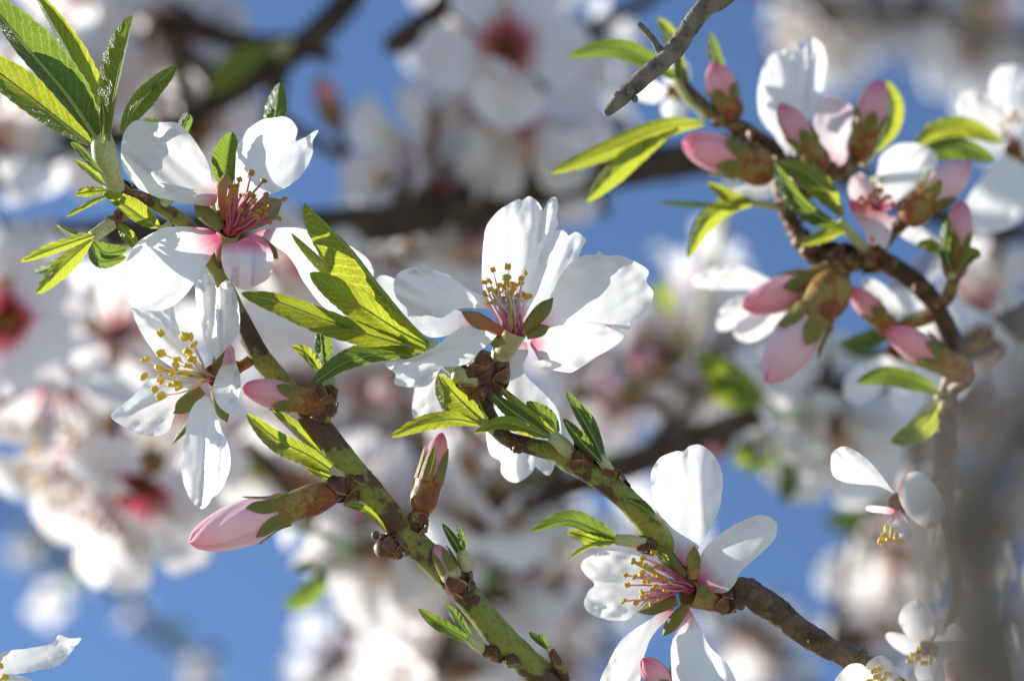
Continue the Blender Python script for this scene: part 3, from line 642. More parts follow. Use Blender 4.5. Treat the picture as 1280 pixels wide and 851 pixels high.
# ------------------------------------------------------------------ blossom D (lower right)
D = thing('almond_blossom', 'spread white blossom with pink stamens at the end of the rough brown twig', 'blossom', P(893, 752, 3))
cup_part(D, (902, 752), (862, 742), 3, -1, 13, 17, 'calyx')
petal(D, [(857, 708), (835, 679), (824, 653), (815, 613), (814, 591), (824, 573), (843, 564), (854, 564), (861, 558), (876, 556), (894, 571), (903, 595), (903, 613), (898, 639), (883, 668), (866, 697)], 0, 3, cup=-2.5, bend=1, tip=(860, 556), seed=41, base=(860, 724), rip=.8, creases=((.35, .9, .2),))
petal(D, [(872, 722), (876, 694), (894, 672), (923, 653), (952, 643), (969, 651), (971, 661), (967, 675), (945, 697), (925, 714), (921, 726), (909, 739), (890, 740), (876, 735)], 0, -5, cup=-2.5, bend=2, tip=(971, 650), seed=42, base=(862, 730), rip=.6)
petal(D, [(845, 737), (830, 712), (814, 701), (788, 692), (759, 688), (737, 695), (726, 706), (733, 719), (743, 730), (735, 739), (730, 756), (739, 767), (759, 774), (781, 775), (792, 768), (806, 750), (824, 744)], 2, 8, cup=-2.5, bend=1, tip=(728, 730), seed=43, base=(858, 732), rip=1.2, creases=((.05, -1.6, .12),))
petal(D, [(842, 758), (828, 764), (806, 778), (777, 799), (762, 825), (748, 855), (745, 885), (770, 898), (795, 875), (800, 851), (806, 818), (817, 792), (840, 768)], 1, 6, cup=-2, bend=2, tip=(758, 898), seed=44, base=(858, 744), rip=.9)
petal(D, [(859, 760), (846, 781), (839, 807), (839, 832), (843, 862), (858, 892), (890, 905), (920, 895), (930, 870), (920, 850), (909, 829), (887, 807), (872, 778)], 0, -4, cup=-2.5, bend=1.5, tip=(890, 902), seed=45, base=(858, 744), rip=.8, creases=((-.6, 1.4, .2),))
sepal(D, (856, 720), (817, 680), 13, -1, 0); sepal(D, (866, 724), (868, 681), 13, -2, -2, 'calyx'); sepal(D, (846, 750), (796, 764), 15, -1, 2); sepal(D, (858, 756), (828, 795), 13, -1, 0); sepal(D, (872, 740), (886, 738), 14, -3, -1)
stamens(D, (860, 734), [(800 + (i * 31 % 38), 704 + (i * 23 % 52)) for i in range(12)], 'fil_pink', 'anther', db=0, spread=9, arc=.06, dfun=lambda x, y: 0, s=.00045, r=.00017, seed=79)
ZD = lambda l: [(660 + x / 2.736, 540 + y / 2.736) for x, y in l]
stamens(D, (858, 733), ZD([(335, 488), (340, 522), (327, 577), (368, 583), (365, 495), (388, 490), (392, 430), (402, 453), (420, 467), (437, 457), (415, 507), (390, 548), (405, 558), (437, 528), (463, 500), (448, 495), (422, 540), (390, 565), (430, 410), (470, 540), (452, 570), (480, 515)]), 'fil_pink', 'anther', db=-1, spread=9, arc=.06, dfun=lambda x, y: -3, s=.00048, r=.00017)
pistil(D, (850, 735), (791, 701), -1, -3)

throat(D, (866, 738), (857, 735), 1, -.6, 8)
# ------------------------------------------------------------------ blossoms E, F, G, J at the borders
E = thing('almond_blossom', 'white blossom half out of frame beneath the rough brown twig end', 'blossom', P(1105, 880, 0))
cup_part(E, (1110, 900), (1104, 872), 4, 0, 9, 15)
petal(E, [(1094, 872), (1075, 870), (1050, 862), (1043, 852), (1052, 838), (1064, 829), (1078, 830), (1088, 842), (1096, 856)], -1, -5, cup=2, bend=-1, tip=(1052, 838), seed=51, rip=.8, mat='petal_clean', base=(1104, 878))
petal(E, [(1100, 868), (1084, 850), (1082, 832), (1092, 822), (1103, 819), (1115, 827), (1124, 840), (1118, 860), (1108, 870)], 0, -1, cup=-1.5, bend=1, tip=(1102, 819), seed=52, rip=.7, mat='petal_clean', base=(1104, 880))
petal(E, [(1108, 872), (1130, 858), (1160, 850), (1178, 868), (1165, 890), (1130, 890)], -1, -4, cup=-1.5, tip=(1178, 868), seed=53, rip=.8, mat='petal_clean', base=(1104, 876))
petal(E, [(1100, 880), (1080, 890), (1062, 915), (1080, 940), (1105, 925), (1110, 890)], -1, -3, cup=-1.5, tip=(1078, 938), seed=54, rip=.8, mat='petal_clean', base=(1104, 876))
stamens(E, (1105, 872), [(1100, 834), (1096, 846), (1110, 842), (1086, 852), (1122, 850), (1104, 850), (1093, 838)], 'fil_white', 'anther_yellow', db=0, dfun=lambda x, y: -5, s=.0006)
sepal(E, (1110, 880), (1140, 905), 14, 0, 2)
F = thing('almond_blossom', 'white blossom seen from the side with one petal thrust out, stamens drooping', 'blossom', P(1130, 630, 24))
cup_part(F, (1148, 612), (1124, 630), 26, 22, 9, 15)
petal(F, [(1117, 616), (1112, 608), (1092, 582), (1071, 564), (1055, 558), (1042, 564), (1038, 578), (1042, 595), (1059, 603), (1096, 607)], 12, 8, cup=-2, bend=1, tip=(1040, 572), seed=61, rip=.8, mat='petal_clean', base=(1124, 622))
petal(F, [(1118, 636), (1100, 632), (1084, 632), (1083, 638), (1098, 641), (1116, 642)], 12, 6, cup=1.5, tip=(1083, 635), seed=62, rip=.6, mat='petal_rosy', base=(1122, 634))
petal(F, [(1116, 640), (1114, 652), (1122, 668), (1136, 676), (1141, 668), (1134, 650), (1124, 638)], 12, 8, cup=2, tip=(1138, 674), seed=63, rip=.8, mat='petal_rosy', base=(1120, 634))
petal(F, [(1126, 628), (1124, 612), (1132, 594), (1150, 590), (1172, 610), (1184, 640), (1164, 660), (1140, 648)], 15, 19, cup=1, tip=(1172, 640), seed=64, rip=.9, mat='petal_clean', base=(1122, 628))
stamens(F, (1122, 640), [(1106, 668), (1112, 674), (1120, 670), (1102, 676), (1115, 664), (1126, 676), (1108, 660)], 'fil_cream', 'anther_yellow', db=14, dfun=lambda x, y: 10)
G = thing('almond_blossom', 'white blossom below the side-on blossom with cupped rounded petals', 'blossom', P(1160, 815, 30))
cup_part(G, (1180, 800), (1158, 815), 34, 30, 9, 15)
petal(G, [(1152, 806), (1138, 818), (1122, 812), (1108, 798), (1110, 790), (1128, 792), (1140, 798)], 28, 24, cup=-2, tip=(1109, 794), seed=71, rip=.7, mat='petal_clean', base=(1158, 814))
petal(G, [(1154, 808), (1136, 796), (1124, 775), (1132, 756), (1150, 750), (1170, 770), (1166, 800)], 30, 32, cup=-2, tip=(1140, 752), seed=72, rip=.7, mat='petal_clean', base=(1158, 814))
petal(G, [(1160, 818), (1146, 832), (1146, 846), (1162, 862), (1182, 850), (1178, 828)], 28, 24, cup=-2, tip=(1160, 862), seed=73, rip=.7, mat='petal_clean', base=(1158, 814))
petal(G, [(1164, 812), (1176, 790), (1196, 780), (1212, 800), (1200, 822), (1176, 824)], 30, 30, cup=-2, tip=(1212, 800), seed=74, rip=.7, mat='petal_clean', base=(1158, 814))
stamens(G, (1156, 816), [(1148, 822), (1156, 828), (1142, 818), (1164, 826), (1150, 810), (1138, 826)], 'fil_cream', 'anther_yellow', db=28, dfun=lambda x, y: 20)
J = thing('almond_blossom', 'white blossom mostly out of frame, a pointed petal reaching over blue sky', 'blossom', P(-30, 850, 2))
cup_part(J, (-50, 880), (-26, 852), 4, 0, 10, 16)
petal(J, [(-20, 848), (0, 816), (35, 810), (65, 803), (74, 793), (86, 797), (102, 797), (94, 808), (87, 816), (74, 831), (45, 838), (20, 842)], 0, -4, cup=-2, bend=1, tip=(102, 797), seed=81, rip=1.2, mat='petal_clean', base=(-30, 852))
petal(J, [(-16, 852), (10, 842), (32, 846), (44, 856), (30, 872), (0, 872)], -1, -5, cup=2, tip=(44, 858), seed=82, rip=1.0, mat='petal_clean', base=(-28, 854))
petal(J, [(-20, 846), (-12, 824), (-18, 798), (-36, 788), (-52, 806), (-46, 832), (-32, 846)], 0, 3, cup=-2, tip=(-34, 788), seed=83, rip=.8, mat='petal_clean', base=(-28, 852))
petal(J, [(-24, 858), (2, 882), (6, 908), (-16, 920), (-34, 902), (-36, 872)], -1, -4, cup=-2, tip=(-12, 920), seed=84, rip=.8, mat='petal_clean', base=(-28, 852))
petal(J, [(-36, 854), (-62, 846), (-88, 856), (-92, 878), (-70, 888), (-44, 872)], 0, -1, cup=-2, tip=(-92, 868), seed=85, rip=.8, mat='petal_clean', base=(-28, 852))
stamens(J, (-27, 852), [(0, 832), (6, 846), (-8, 836), (4, 860), (-2, 850)], 'fil_white', 'anther_yellow', db=-1, dfun=lambda x, y: -5)
stem(J, [(-50, 880, 4, 7), (-80, 930, 8, 7), (-110, 990, 12, 9)], 'calyx', 'pedicel', 10)

# ------------------------------------------------------------------ sharp buds
bud('closed pink bud tucked above the long bud, pointing left, olive calyx', (404, 506), (303, 484), 0, -2, 38, pf=.42, seed=1, sep=.62, stalk=[(412, 508, 0, 9), (406, 507, 0, 10), (398, 505, 0, 11)])
bud('long pale pink bud with olive sepals hanging below the twig', (420, 614), (236, 678), -1, -3, 44, pf=.40, seed=4, pmat='bud_pale', petal_w=60, sep=.58, stalk=[(440, 608, 0, 10), (428, 611, -.5, 11), (416, 615, -1, 12)])
bud('upright bud with red calyx and barely opened pink tip on the mottled twig', (526, 640), (553, 540), -.5, 1, 38, pf=.44, seed=2, sep=.82, petal_w=30, stalk=[(522, 672, 0, 8), (522, 655, -.5, 9), (526, 640, -.5, 12)])
bud('tiny green bud with pink tip beside a pair of small leaves', (568, 726), (544, 680), -2, -2, 30, pf=.34, seed=3, cmat='calyx_pale', petal_w=24, sep=.86, stalk=[(574, 734, -1, 9), (568, 726, -2, 10)])
bud('deep pink bud under the spread blossom, half out of frame', (848, 880), (803, 822), 4, 2, 36, pf=.36, seed=5, sep=.62, stalk=[(856, 892, 4, 8), (846, 878, 4, 10)])

# ------------------------------------------------------------------ leaf tufts (sharp)
tuft('fan of large bright leaves above the red-stamened blossom on a pale shoot', (140, 232, 4), [
    ([(126, 178, 3), (113, 125, 6), (84, 62, 9), (40, -14, 12)], 22, 6, dict(dA=2, dB=3)),
    ([(123, 176, 1), (83, 118, -1), (25, 50, -2), (-22, -6, -2)], 34, 14, dict(dA=3, dB=2, mat='leaf_dark')),  # darker material paints in the shade on this backlit leaf
    ([(112, 180, 2), (63, 141, 3), (5, 96, 4), (-48, 62, 5)], 24, 19, dict(dA=2, dB=2)),
    ([(136, 176, 1), (143, 120, 0), (154, 66, -1), (166, 19, -2)], 3, 24, dict(dA=-2, dB=2)),
    ([(152, 164, 2), (168, 138, 1), (190, 112, 0), (222, 81, -1)], 14, 13, dict(dA=2, dB=2)),
    ([(128, 180, -1), (130, 150, -2), (128, 128, -2)], 5, 5, dict(dA=1, dB=1)),
    ([(128, 218, 0), (112, 202, -1), (98, 186, -1), (88, 178, -2)], 6, 5, dict(dA=1, dB=1, mat='leaf_dark')),
    ([(134, 238, 0), (112, 240, -1), (94, 243, -2)], 7, 6, dict(dA=1, dB=1)),
    ([(136, 244, 0), (110, 255, -1), (82, 271, -2)], 4, 4, dict(dA=1, dB=1)),
    ([(132, 232, 0), (114, 216, -1), (94, 200, -2)], 5, 5, dict(dA=1, dB=1))],
    [(146, 240, 4, 12), (137, 214, 3, 15), (130, 188, 2, 16), (127, 170, 2, 13)], seed=1)
tuft('spray of narrow green leaves below the leaf fan, pointing left over dark branch', (140, 278, 4), [
    ([(122, 292, 2), (72, 309, -8), (25, 327, -14)], 8, 7, dict(dA=1, dB=1)),
    ([(114, 300, 1), (80, 331, -9), (45, 367, -14)], 11, 13, dict(dA=2, dB=2)),
    ([(118, 294, 4), (94, 294, 8), (69, 280, 12)], 5, 5, dict(dA=1, dB=1)),
    ([(114, 302, 3), (72, 330, 12), (41, 341, 18)], 7, 7, dict(dA=1, dB=1)),
    ([(112, 302, 3), (125, 326, 8), (158, 322, 12)], 9, 9, dict(dA=1, dB=1, mat='leaf_dark')),
    ([(116, 300, 4), (132, 316, 8), (160, 312, 11)], 8, 12, dict(dA=1, dB=1, mat='leaf_dark')),
    ([(148, 280, 3), (160, 294, 2), (172, 310, 2)], 9, 8, dict(dA=1, dB=1))],
    [(142, 278, 4, 8), (130, 286, 3, 8.5), (116, 296, 2, 8)], seed=2)
tuft('single broad leaf lying beneath the upper left petal of the red-stamened blossom', (200, 286, 4), [
    ([(199, 284, 3), (182, 275, 0), (160, 259, -2), (129, 240, -4)], 15, 10, dict(dA=2, dB=1))],
    [(212, 280, 6, 4), (203, 285, 4, 3), (197, 283, 3, 3)], seed=3)
UD = tuft('two upright dark leaves rising behind the red-stamened blossom', (275, 300, 8), [
    ([(284, 236, 9), (283, 215, 9), (286, 190, 9), (290, 165, 9)], 15, 20, dict(dA=-2, dB=-2, mat='leaf_dark')),
    ([(332, 186, 12), (340, 160, 12), (346, 132, 12), (350, 103, 12)], 14, 14, dict(dA=-1, dB=2, mat='leaf_dark')),
    ([(240, 190, 8), (228, 168, 8), (234, 148, 8), (238, 142, 8)], 8, 8, dict(dA=1, dB=1, mat='leaf_dark')),
    ([(212, 170, 8), (196, 158, 8), (180, 148, 8)], 7, 7, dict(dA=1, dB=1, mat='leaf_dark'))],
    [(268, 326, 8, 6), (278, 280, 9, 5), (284, 236, 9, 4)], 'shoot', seed=4)
for q in ((332, 186, 12), (240, 190, 8), (212, 170, 8)):
    stem(UD, [(278, 282, 9, 3.5), ((278 + q[0]) / 2, (262 + q[1]) / 2, 11, 3), (*q, 2.5)], 'shoot', 'leaf_stalk', 12, 8)
tuft('spread of long green leaves reaching left from the large central blossom', (566, 466, 0), [
    ([(534, 430, 4), (470, 372, 4), (416, 316, 4), (379, 262, 4)], 5, 16, dict(dA=-1, dB=-2, mat='leaf_dark')),  # dark strip added for the next leaf's far half, shade painted by colour
    ([(534, 430, 1), (478, 366, 0), (432, 308, -2), (380, 254, -3)], 4, 37, dict(dA=1.5, dB=-1)),
    ([(536, 432, -1), (500, 414, -3), (462, 390, -5), (420, 362, -5), (387, 341, -4)], 19, 20, dict(dA=1, dB=1.5)),
    ([(532, 438, -2), (470, 421, -5), (410, 401, -6), (350, 378, -6), (301, 366, -5)], 13, 19, dict(dA=2, dB=3)),
    ([(520, 446, -2), (478, 442, -3), (430, 454, -4), (387, 483, -5)], 16, 10, dict(dA=2, dB=-1, mat='leaf_dark')),
    ([(530, 428, 3), (470, 392, 4), (410, 334, 3), (364, 291, 2)], 3, 13, dict(dA=1, dB=2))],
    [(582, 474, 0, 9), (560, 455, 0, 9), (541, 436, 0, 9), (530, 428, 0, 7)], seed=5)
tuft('small dark leaf pair standing above the closed pink bud', (413, 486, 1), [
    ([(406, 470, 3), (392, 455, 3), (380, 440, 3), (364, 433, 3)], 9, 6, dict(dA=1, dB=1)),
    ([(410, 474, 4), (404, 450, 5), (402, 426, 5), (400, 405, 5)], 13, 9, dict(dA=1, dB=1, mat='leaf_dark'))],
    [(413, 486, 1, 8), (411, 474, 2, 8), (408, 464, 3, 6)], seed=6)
tuft('pair of pointed leaves between the two pink buds', (440, 602, 0), [
    ([(420, 592, -1), (388, 570, -2), (345, 548, -3), (308, 516, -4)], 11, 16, dict(dA=1, dB=2)),
    ([(420, 588, 0), (398, 564, 0), (366, 534, -1), (340, 512, -1)], 10, 6, dict(dA=2, dB=1)),
    ([(424, 602, 0), (404, 594, -1), (380, 584, -1)], 5, 5, dict(dA=1, dB=1))],
    [(440, 602, 0, 9), (428, 596, -1, 9), (414, 586, -1, 6)], seed=7)
tuft('slim pale-edged leaf pressed along the underside of the mottled twig', (486, 668, 0), [
    ([(486, 668, -1), (470, 648, -2), (450, 634, -3), (428, 630, -3)], 6, 5, dict(dA=1, dB=1))], [(492, 676, 0, 3), (484, 666, -1, 3)], seed=8)
tuft('pair of small leaves standing by the tiny pink-tipped bud', (582, 712, -1), [
    ([(578, 698, -2), (570, 680, -3), (553, 654, -3)], 6, 6, dict(dA=1, dB=1, mat='leaf_dark')),
    ([(580, 698, -2), (578, 678, -2), (572, 656, -2)], 5, 5, dict(dA=1, dB=1, mat='leaf_dark'))],
    [(584, 712, -1, 8), (580, 700, -1.5, 8), (577, 688, -2, 6)], seed=9)
tuft('leaf pair on a short brown side spur low on the mottled twig', (600, 808, -1), [
    ([(592, 803, -2), (568, 790, -3), (544, 776, -3), (523, 760, -3)], 8, 9, dict(dA=1, dB=1, mat='leaf_dark')),
    ([(592, 800, -2), (578, 782, -2), (568, 768, -2), (557, 755, -2)], 7, 6, dict(dA=1, dB=1, mat='leaf_dark'))],
    [(604, 812, -1, 7), (594, 804, -1.5, 7), (584, 796, -2, 5)], seed=10)
tuft('tiny leaf opening on a thin brown spur at the twig base', (690, 815, 0), [
    ([(688, 812, 0), (676, 800, -1), (661, 790, -1)], 6, 6, dict(dA=1, dB=1, mat='leaf_dark'))], [(691, 818, 0, 5), (686, 809, 0, 5)], seed=11)
tuft('veined leaf and long flat leaf under the central blossom, beside the scaly spur', (604, 528, 0), [
    ([(606, 528, -1), (586, 510, -2), (566, 490, -3), (548, 467, -3)], 12, 24, dict(dA=3, dB=2)),
    ([(602, 530, -2), (566, 524, -4), (528, 530, -4), (488, 546, -4)], 11, 10, dict(dA=1.5, dB=1)),
    ([(612, 528, 0), (602, 510, 0), (596, 496, 0)], 8, 6, dict(dA=1, dB=1, mat='leaf_dark'))],
    [(618, 538, 1, 7), (608, 531, 0, 6), (598, 526, -1, 4)], seed=12)
tuft('bundle of narrow leaves on a pale shoot in the middle of the green twig', (712, 566, 0), [
    ([(688, 546, -3), (660, 536, -5), (628, 527, -6), (592, 541, -6)], 8, 10, dict(dA=2, dB=0)),
    ([(690, 546, -1), (664, 530, -2), (638, 512, -3), (612, 490, -3)], 9, 11, dict(dA=1, dB=3, mat='leaf_dark')),
    ([(694, 542, 0), (672, 526, 0), (650, 508, 0), (621, 480, -1)], 7, 7, dict(dA=1, dB=1)),
    ([(698, 540, 1), (686, 524, 1), (672, 514, 1), (658, 502, 1)], 12, 8, dict(dA=1, dB=1, mat='leaf_dark'))],
    [(716, 572, 0, 9), (704, 557, -1, 10), (690, 545, -1.5, 8)], seed=13)
tuft('trio of slim upright leaves on the green twig right of the central blossom', (760, 586, 0), [
    ([(754, 576, -2), (740, 544, -2), (724, 516, -2), (708, 489, -2)], 9, 7, dict(dA=1, dB=1, mat='leaf_dark')),
    ([(756, 574, -1), (746, 548, -1), (736, 524, -1), (721, 501, -1)], 7, 5, dict(dA=1, dB=1, mat='leaf_dark')),
    ([(752, 578, -3), (736, 562, -3), (720, 544, -3), (704, 523, -3)], 10, 7, dict(dA=1, dB=1, mat='leaf_dark'))],
    [(763, 590, 0, 7), (756, 580, -1, 7), (750, 570, -2, 5)], seed=14)
tuft('short leaf lying against the green twig just left of the spread blossom', (822, 642, 0), [
    ([(820, 646, -2), (804, 634, -2), (784, 623, -2)], 7, 5, dict(dA=1, dB=1))], [(828, 652, 0, 4), (818, 644, -2, 3)], seed=15)
tuft('long dark leaf with a curled thin leaf on a pale shoot above pink stamens', (804, 678, 0), [
    ([(772, 674, -1), (744, 662, -2), (708, 650, -3), (663, 664, -3)], 14, 8, dict(dA=1, dB=1, mat='leaf_dark')),
    ([(770, 676, 0), (750, 676, 0), (730, 670, -1), (708, 664, -1)], 8, 9, dict(dA=1, dB=1)),
    ([(770, 678, -1), (746, 680, -2), (728, 686, -3), (709, 700, -3)], 4, 3, dict(dA=1, dB=1)),
    ([(812, 686, -1), (826, 694, -2), (836, 706, -3)], 6, 6, dict(dA=1, dB=1))],
    [(806, 679, 0, 8), (790, 676, -.5, 8), (770, 674, -1, 7)], seed=16)
# ------------------------------------------------------------------ bud cluster a little beyond the focus plane (upper right)
DC = 46
CT = twig('dark twig carrying the cluster of pink buds beside the dead twig', [(1182, 640, DC + 6, 13), (1184, 560, DC + 4, 15), (1184, 503, DC + 2, 13), (1194, 440, DC, 12), (1166, 377, DC, 12), (1130, 342, DC, 13), (1087, 323, DC, 14), (1040, 326, DC, 13), (1010, 312, DC, 12), (990, 280, DC, 11), (975, 232, DC, 10), (974, 196, DC, 10), (940, 166, DC, 9), (892, 143, DC, 9), (862, 114, DC, 7), (846, 86, DC, 5)], 'twig_dark', 120, rough=.16, knots=[(1087, 323, DC - 2, 15), (1000, 300, DC - 2, 13), (975, 200, DC - 1, 12), (900, 150, DC - 1, 11), (1184, 508, DC - 2, 13), (984, 252, DC - 3, 12), (1012, 314, DC - 3, 15), (1064, 328, DC - 3, 14), (1110, 330, DC - 3, 13), (942, 168, DC - 3, 11), (1150, 360, DC - 3, 10)])
scales(CT, [(960, 185, DC - 1), (880, 136, DC - 1)], 11, 7, seed=41); scales(CT, [(1100, 326, DC - 1), (1020, 318, DC - 1)], 15, 9, seed=42); scales(CT, [(1000, 296, DC - 1), (976, 210, DC - 1)], 12, 7, seed=43); scales(CT, [(1185, 545, DC), (1186, 490, DC)], 14, 6, seed=44)

stem(CT, [(1168, 380, DC, 10), (1184, 372, DC - 3, 9), (1194, 345, DC - 6, 8)], 'spur', 'side_spur', 14)
stem(CT, [(1030, 322, DC, 11), (1045, 335, DC - 3, 11), (1054, 346, DC - 5, 10)], 'spur', 'side_spur', 14)
stem(CT, [(985, 250, DC, 9), (1020, 235, DC - 1, 9), (1042, 205, DC - 2, 9)], 'spur', 'side_spur', 14)
stem(CT, [(1035, 222, DC - 2, 8), (1058, 212, DC - 1, 8), (1072, 195, DC, 8)], 'spur', 'side_spur', 14)
stem(CT, [(1090, 320, DC, 10), (1110, 296, DC - 2, 9), (1132, 275, DC - 4, 9)], 'spur', 'side_spur', 14)
stem(CT, [(1192, 486, DC, 9), (1206, 478, DC - 3, 9), (1212, 468, DC - 5, 9)], 'spur', 'side_spur', 14)
stem(CT, [(1172, 392, DC, 8), (1146, 404, DC + 1, 7), (1112, 410, DC + 2, 7)], 'calyx', 'side_spur', 14)
for i, (lb, b, t, w_, dd, pm) in enumerate([
    ('small upright pink bud at the far end of the dark cluster twig', (917, 150), (892, 78), 38, 0, 'bud_petal'),
    ('fat pink bud pointing left from the cluster twig above the leaf trio', (966, 217), (853, 176), 50, -3, 'bud_petal'),
    ('slim pink bud with dark calyx in front of the upright white petals', (1030, 212), (974, 130), 36, -4, 'bud_petal'),
    ('pink bud standing beside an upright yellow-green leaf', (1072, 198), (1100, 100), 40, 0, 'bud_petal'),
    ('pale mauve-pink bud leaning right above the pink-centred blossom', (1130, 275), (1212, 203), 46, -4, 'bud_pale'),
    ('small pink bud with long green sepals on a side spur', (1192, 348), (1202, 250), 36, -5, 'bud_petal'),
    ('deep pink bud pointing left directly above the biggest drooping bud', (1056, 342), (928, 384), 46, -2, 'bud_petal'),
    ('biggest drooping pale pink bud in the cluster', (1052, 346), (957, 478), 60, -8, 'bud_pale'),
    ('narrow deep pink bud hanging against the green cluster twig', (1116, 416), (1064, 360), 30, 2, 'bud_petal'),
    ('rosy bud lowest in the cluster with a reddish calyx', (1213, 470), (1108, 412), 40, -5, 'bud_petal')]):
    bud(lb, b, t, DC + dd, DC + dd - 2, w_, pf=.42, pmat=pm, seed=20 + i, sep=.62)
H1 = thing('almond_blossom', 'white blossom with two tall raised petals among the cluster buds', 'blossom', P(1005, 215, DC + 4))
cup_part(H1, (990, 240), (1004, 212), DC + 4, DC + 2, 10, 15)
petal(H1, [(985, 195), (968, 170), (950, 147), (948, 109), (960, 74), (978, 64), (991, 70), (990, 110), (985, 150)], DC + 2, DC + 6, cup=-2, tip=(966, 66), seed=101, rip=.8, mat='petal_clean', base=(1002, 212))
petal(H1, [(992, 195), (975, 150), (980, 100), (991, 61), (1005, 47), (1026, 54), (1034, 81), (1028, 116), (1012, 150)], DC + 1, DC + 3, cup=2, tip=(1010, 46), seed=102, rip=.8, mat='petal_clean', base=(1002, 212), creases=((.1, -2, .2),))
petal(H1, [(1018, 200), (1016, 160), (1022, 129), (1036, 119), (1056, 126), (1070, 142), (1064, 170), (1050, 212)], DC, DC + 2, cup=2, tip=(1046, 118), seed=103, rip=.8, mat='petal_rosy', base=(1010, 222))
petal(H1, [(990, 222), (960, 225), (925, 232), (902, 240), (910, 252), (950, 250), (985, 238)], DC + 4, DC + 8, cup=-2, tip=(902, 245), seed=104, rip=.8, mat='petal_clean', base=(1002, 220))
H2 = thing('almond_blossom', 'pink-centred blossom wedged between the mauve bud and the cluster twig', 'blossom', P(1100, 282, DC + 2))
cup_part(H2, (1096, 305), (1092, 268), DC + 3, DC, 10, 15)
petal(H2, [(1088, 262), (1070, 250), (1060, 253), (1074, 280), (1090, 296), (1106, 311), (1114, 290), (1110, 268)], DC - 4, DC - 10, cup=2, tip=(1104, 310), seed=111, rip=.8, mat='petal_pinkbase', base=(1096, 240))
petal(H2, [(1098, 258), (1096, 225), (1102, 195), (1125, 180), (1155, 182), (1172, 198), (1160, 222), (1130, 245), (1110, 262)], DC + 2, DC + 8, cup=-2, tip=(1150, 182), seed=112, rip=.8, base=(1098, 268))
petal(H2, [(1086, 264), (1066, 252), (1060, 232), (1072, 216), (1090, 226), (1094, 250)], DC, DC + 2, cup=-2, tip=(1066, 220), seed=113, rip=.8, mat='petal_pinkbase', base=(1094, 268))
petal(H2, [(1112, 272), (1130, 276), (1160, 288), (1172, 302), (1150, 308), (1120, 290)], DC + 3, DC + 4, cup=-2, tip=(1172, 302), seed=114, rip=.8, base=(1098, 268))
stamens(H2, (1096, 262), [(1088, 246), (1100, 238), (1110, 246), (1082, 254), (1116, 256), (1104, 250), (1094, 240), (1076, 248)], 'fil_red', 'anther_brown', db=DC - 2, dfun=lambda x, y: DC - 8, spread=6, r=.0002)
H3 = thing('almond_blossom', 'broad greyish-white blossom right of the cluster with overlapping petals', 'blossom', P(1262, 180, DC + 30))
cup_part(H3, (1290, 200), (1266, 186), DC + 34, DC + 30, 10, 15)
petal(H3, [(1262, 176), (1230, 172), (1200, 152), (1194, 128), (1204, 112), (1232, 116), (1262, 135), (1276, 160)], DC + 28, DC + 26, cup=-2, tip=(1196, 126), seed=121, rip=.8, mat='petal_clean', base=(1270, 182))
petal(H3, [(1258, 194), (1246, 200), (1222, 230), (1204, 262), (1212, 282), (1240, 290), (1272, 280), (1292, 250), (1280, 210)], DC + 27, DC + 22, cup=-2, tip=(1222, 290), seed=122, rip=.8, mat='petal_clean', base=(1268, 184))
petal(H3, [(1264, 170), (1242, 130), (1238, 100), (1256, 82), (1290, 90), (1298, 130), (1282, 168)], DC + 32, DC + 36, cup=-2, tip=(1262, 82), seed=123, rip=.8, mat='petal_clean', base=(1270, 182))
petal(H3, [(1278, 180), (1310, 160), (1345, 165), (1352, 195), (1320, 212), (1286, 200)], DC + 28, DC + 26, cup=-2, tip=(1352, 185), seed=124, rip=.8, mat='petal_clean', base=(1270, 182))
stamens(H3, (1268, 182), [(1262, 150), (1268, 142), (1274, 150), (1256, 166), (1252, 156)], 'fil_white', 'anther', db=DC + 28, dfun=lambda x, y: DC + 20)
H4 = thing('almond_blossom', 'white blossom peeping out behind the two drooping cluster buds', 'blossom', P(985, 360, DC + 14))
cup_part(H4, (1000, 340), (980, 362), DC + 14, DC + 10, 9, 14)
petal(H4, [(972, 358), (955, 345), (930, 334), (900, 332), (870, 344), (866, 356), (890, 362), (930, 362), (962, 366)], DC + 8, DC + 6, cup=1, tip=(868, 350), seed=131, rip=.8, mat='petal_clean', base=(982, 362))
petal(H4, [(968, 366), (940, 368), (910, 376), (895, 400), (900, 414), (920, 408), (950, 385)], DC + 8, DC + 4, cup=2, tip=(896, 408), seed=132, rip=.8, mat='petal_clean', base=(982, 362))
petal(H4, [(975, 372), (950, 385), (920, 405), (918, 420), (935, 428), (962, 416), (985, 390)], DC + 6, DC + 2, cup=2, tip=(922, 426), seed=133, rip=.8, mat='petal_clean', base=(984, 364))
petal(H4, [(1076, 350), (1098, 352), (1120, 372), (1130, 392), (1122, 402), (1108, 392), (1090, 372)], DC + 8, DC + 6, cup=2, tip=(1126, 400), seed=134, rip=.8, mat='petal_clean', base=(1056, 340))
H5 = thing('almond_blossom', 'pale blossom low behind the cluster twig, petals fanned out', 'blossom', P(1120, 440, DC + 40))
cup_part(H5, (1130, 420), (1118, 440), DC + 42, DC + 38, 9, 14)
petal(H5, [(1112, 446), (1085, 450), (1058, 470), (1056, 496), (1076, 504), (1104, 484), (1118, 458)], DC + 38, DC + 34, cup=-2, tip=(1060, 498), seed=151, rip=.8, mat='petal_clean', base=(1120, 440))
petal(H5, [(1120, 452), (1112, 480), (1118, 512), (1140, 520), (1158, 500), (1148, 468)], DC + 38, DC + 34, cup=-2, tip=(1138, 520), seed=152, rip=.8, mat='petal_clean', base=(1120, 440))
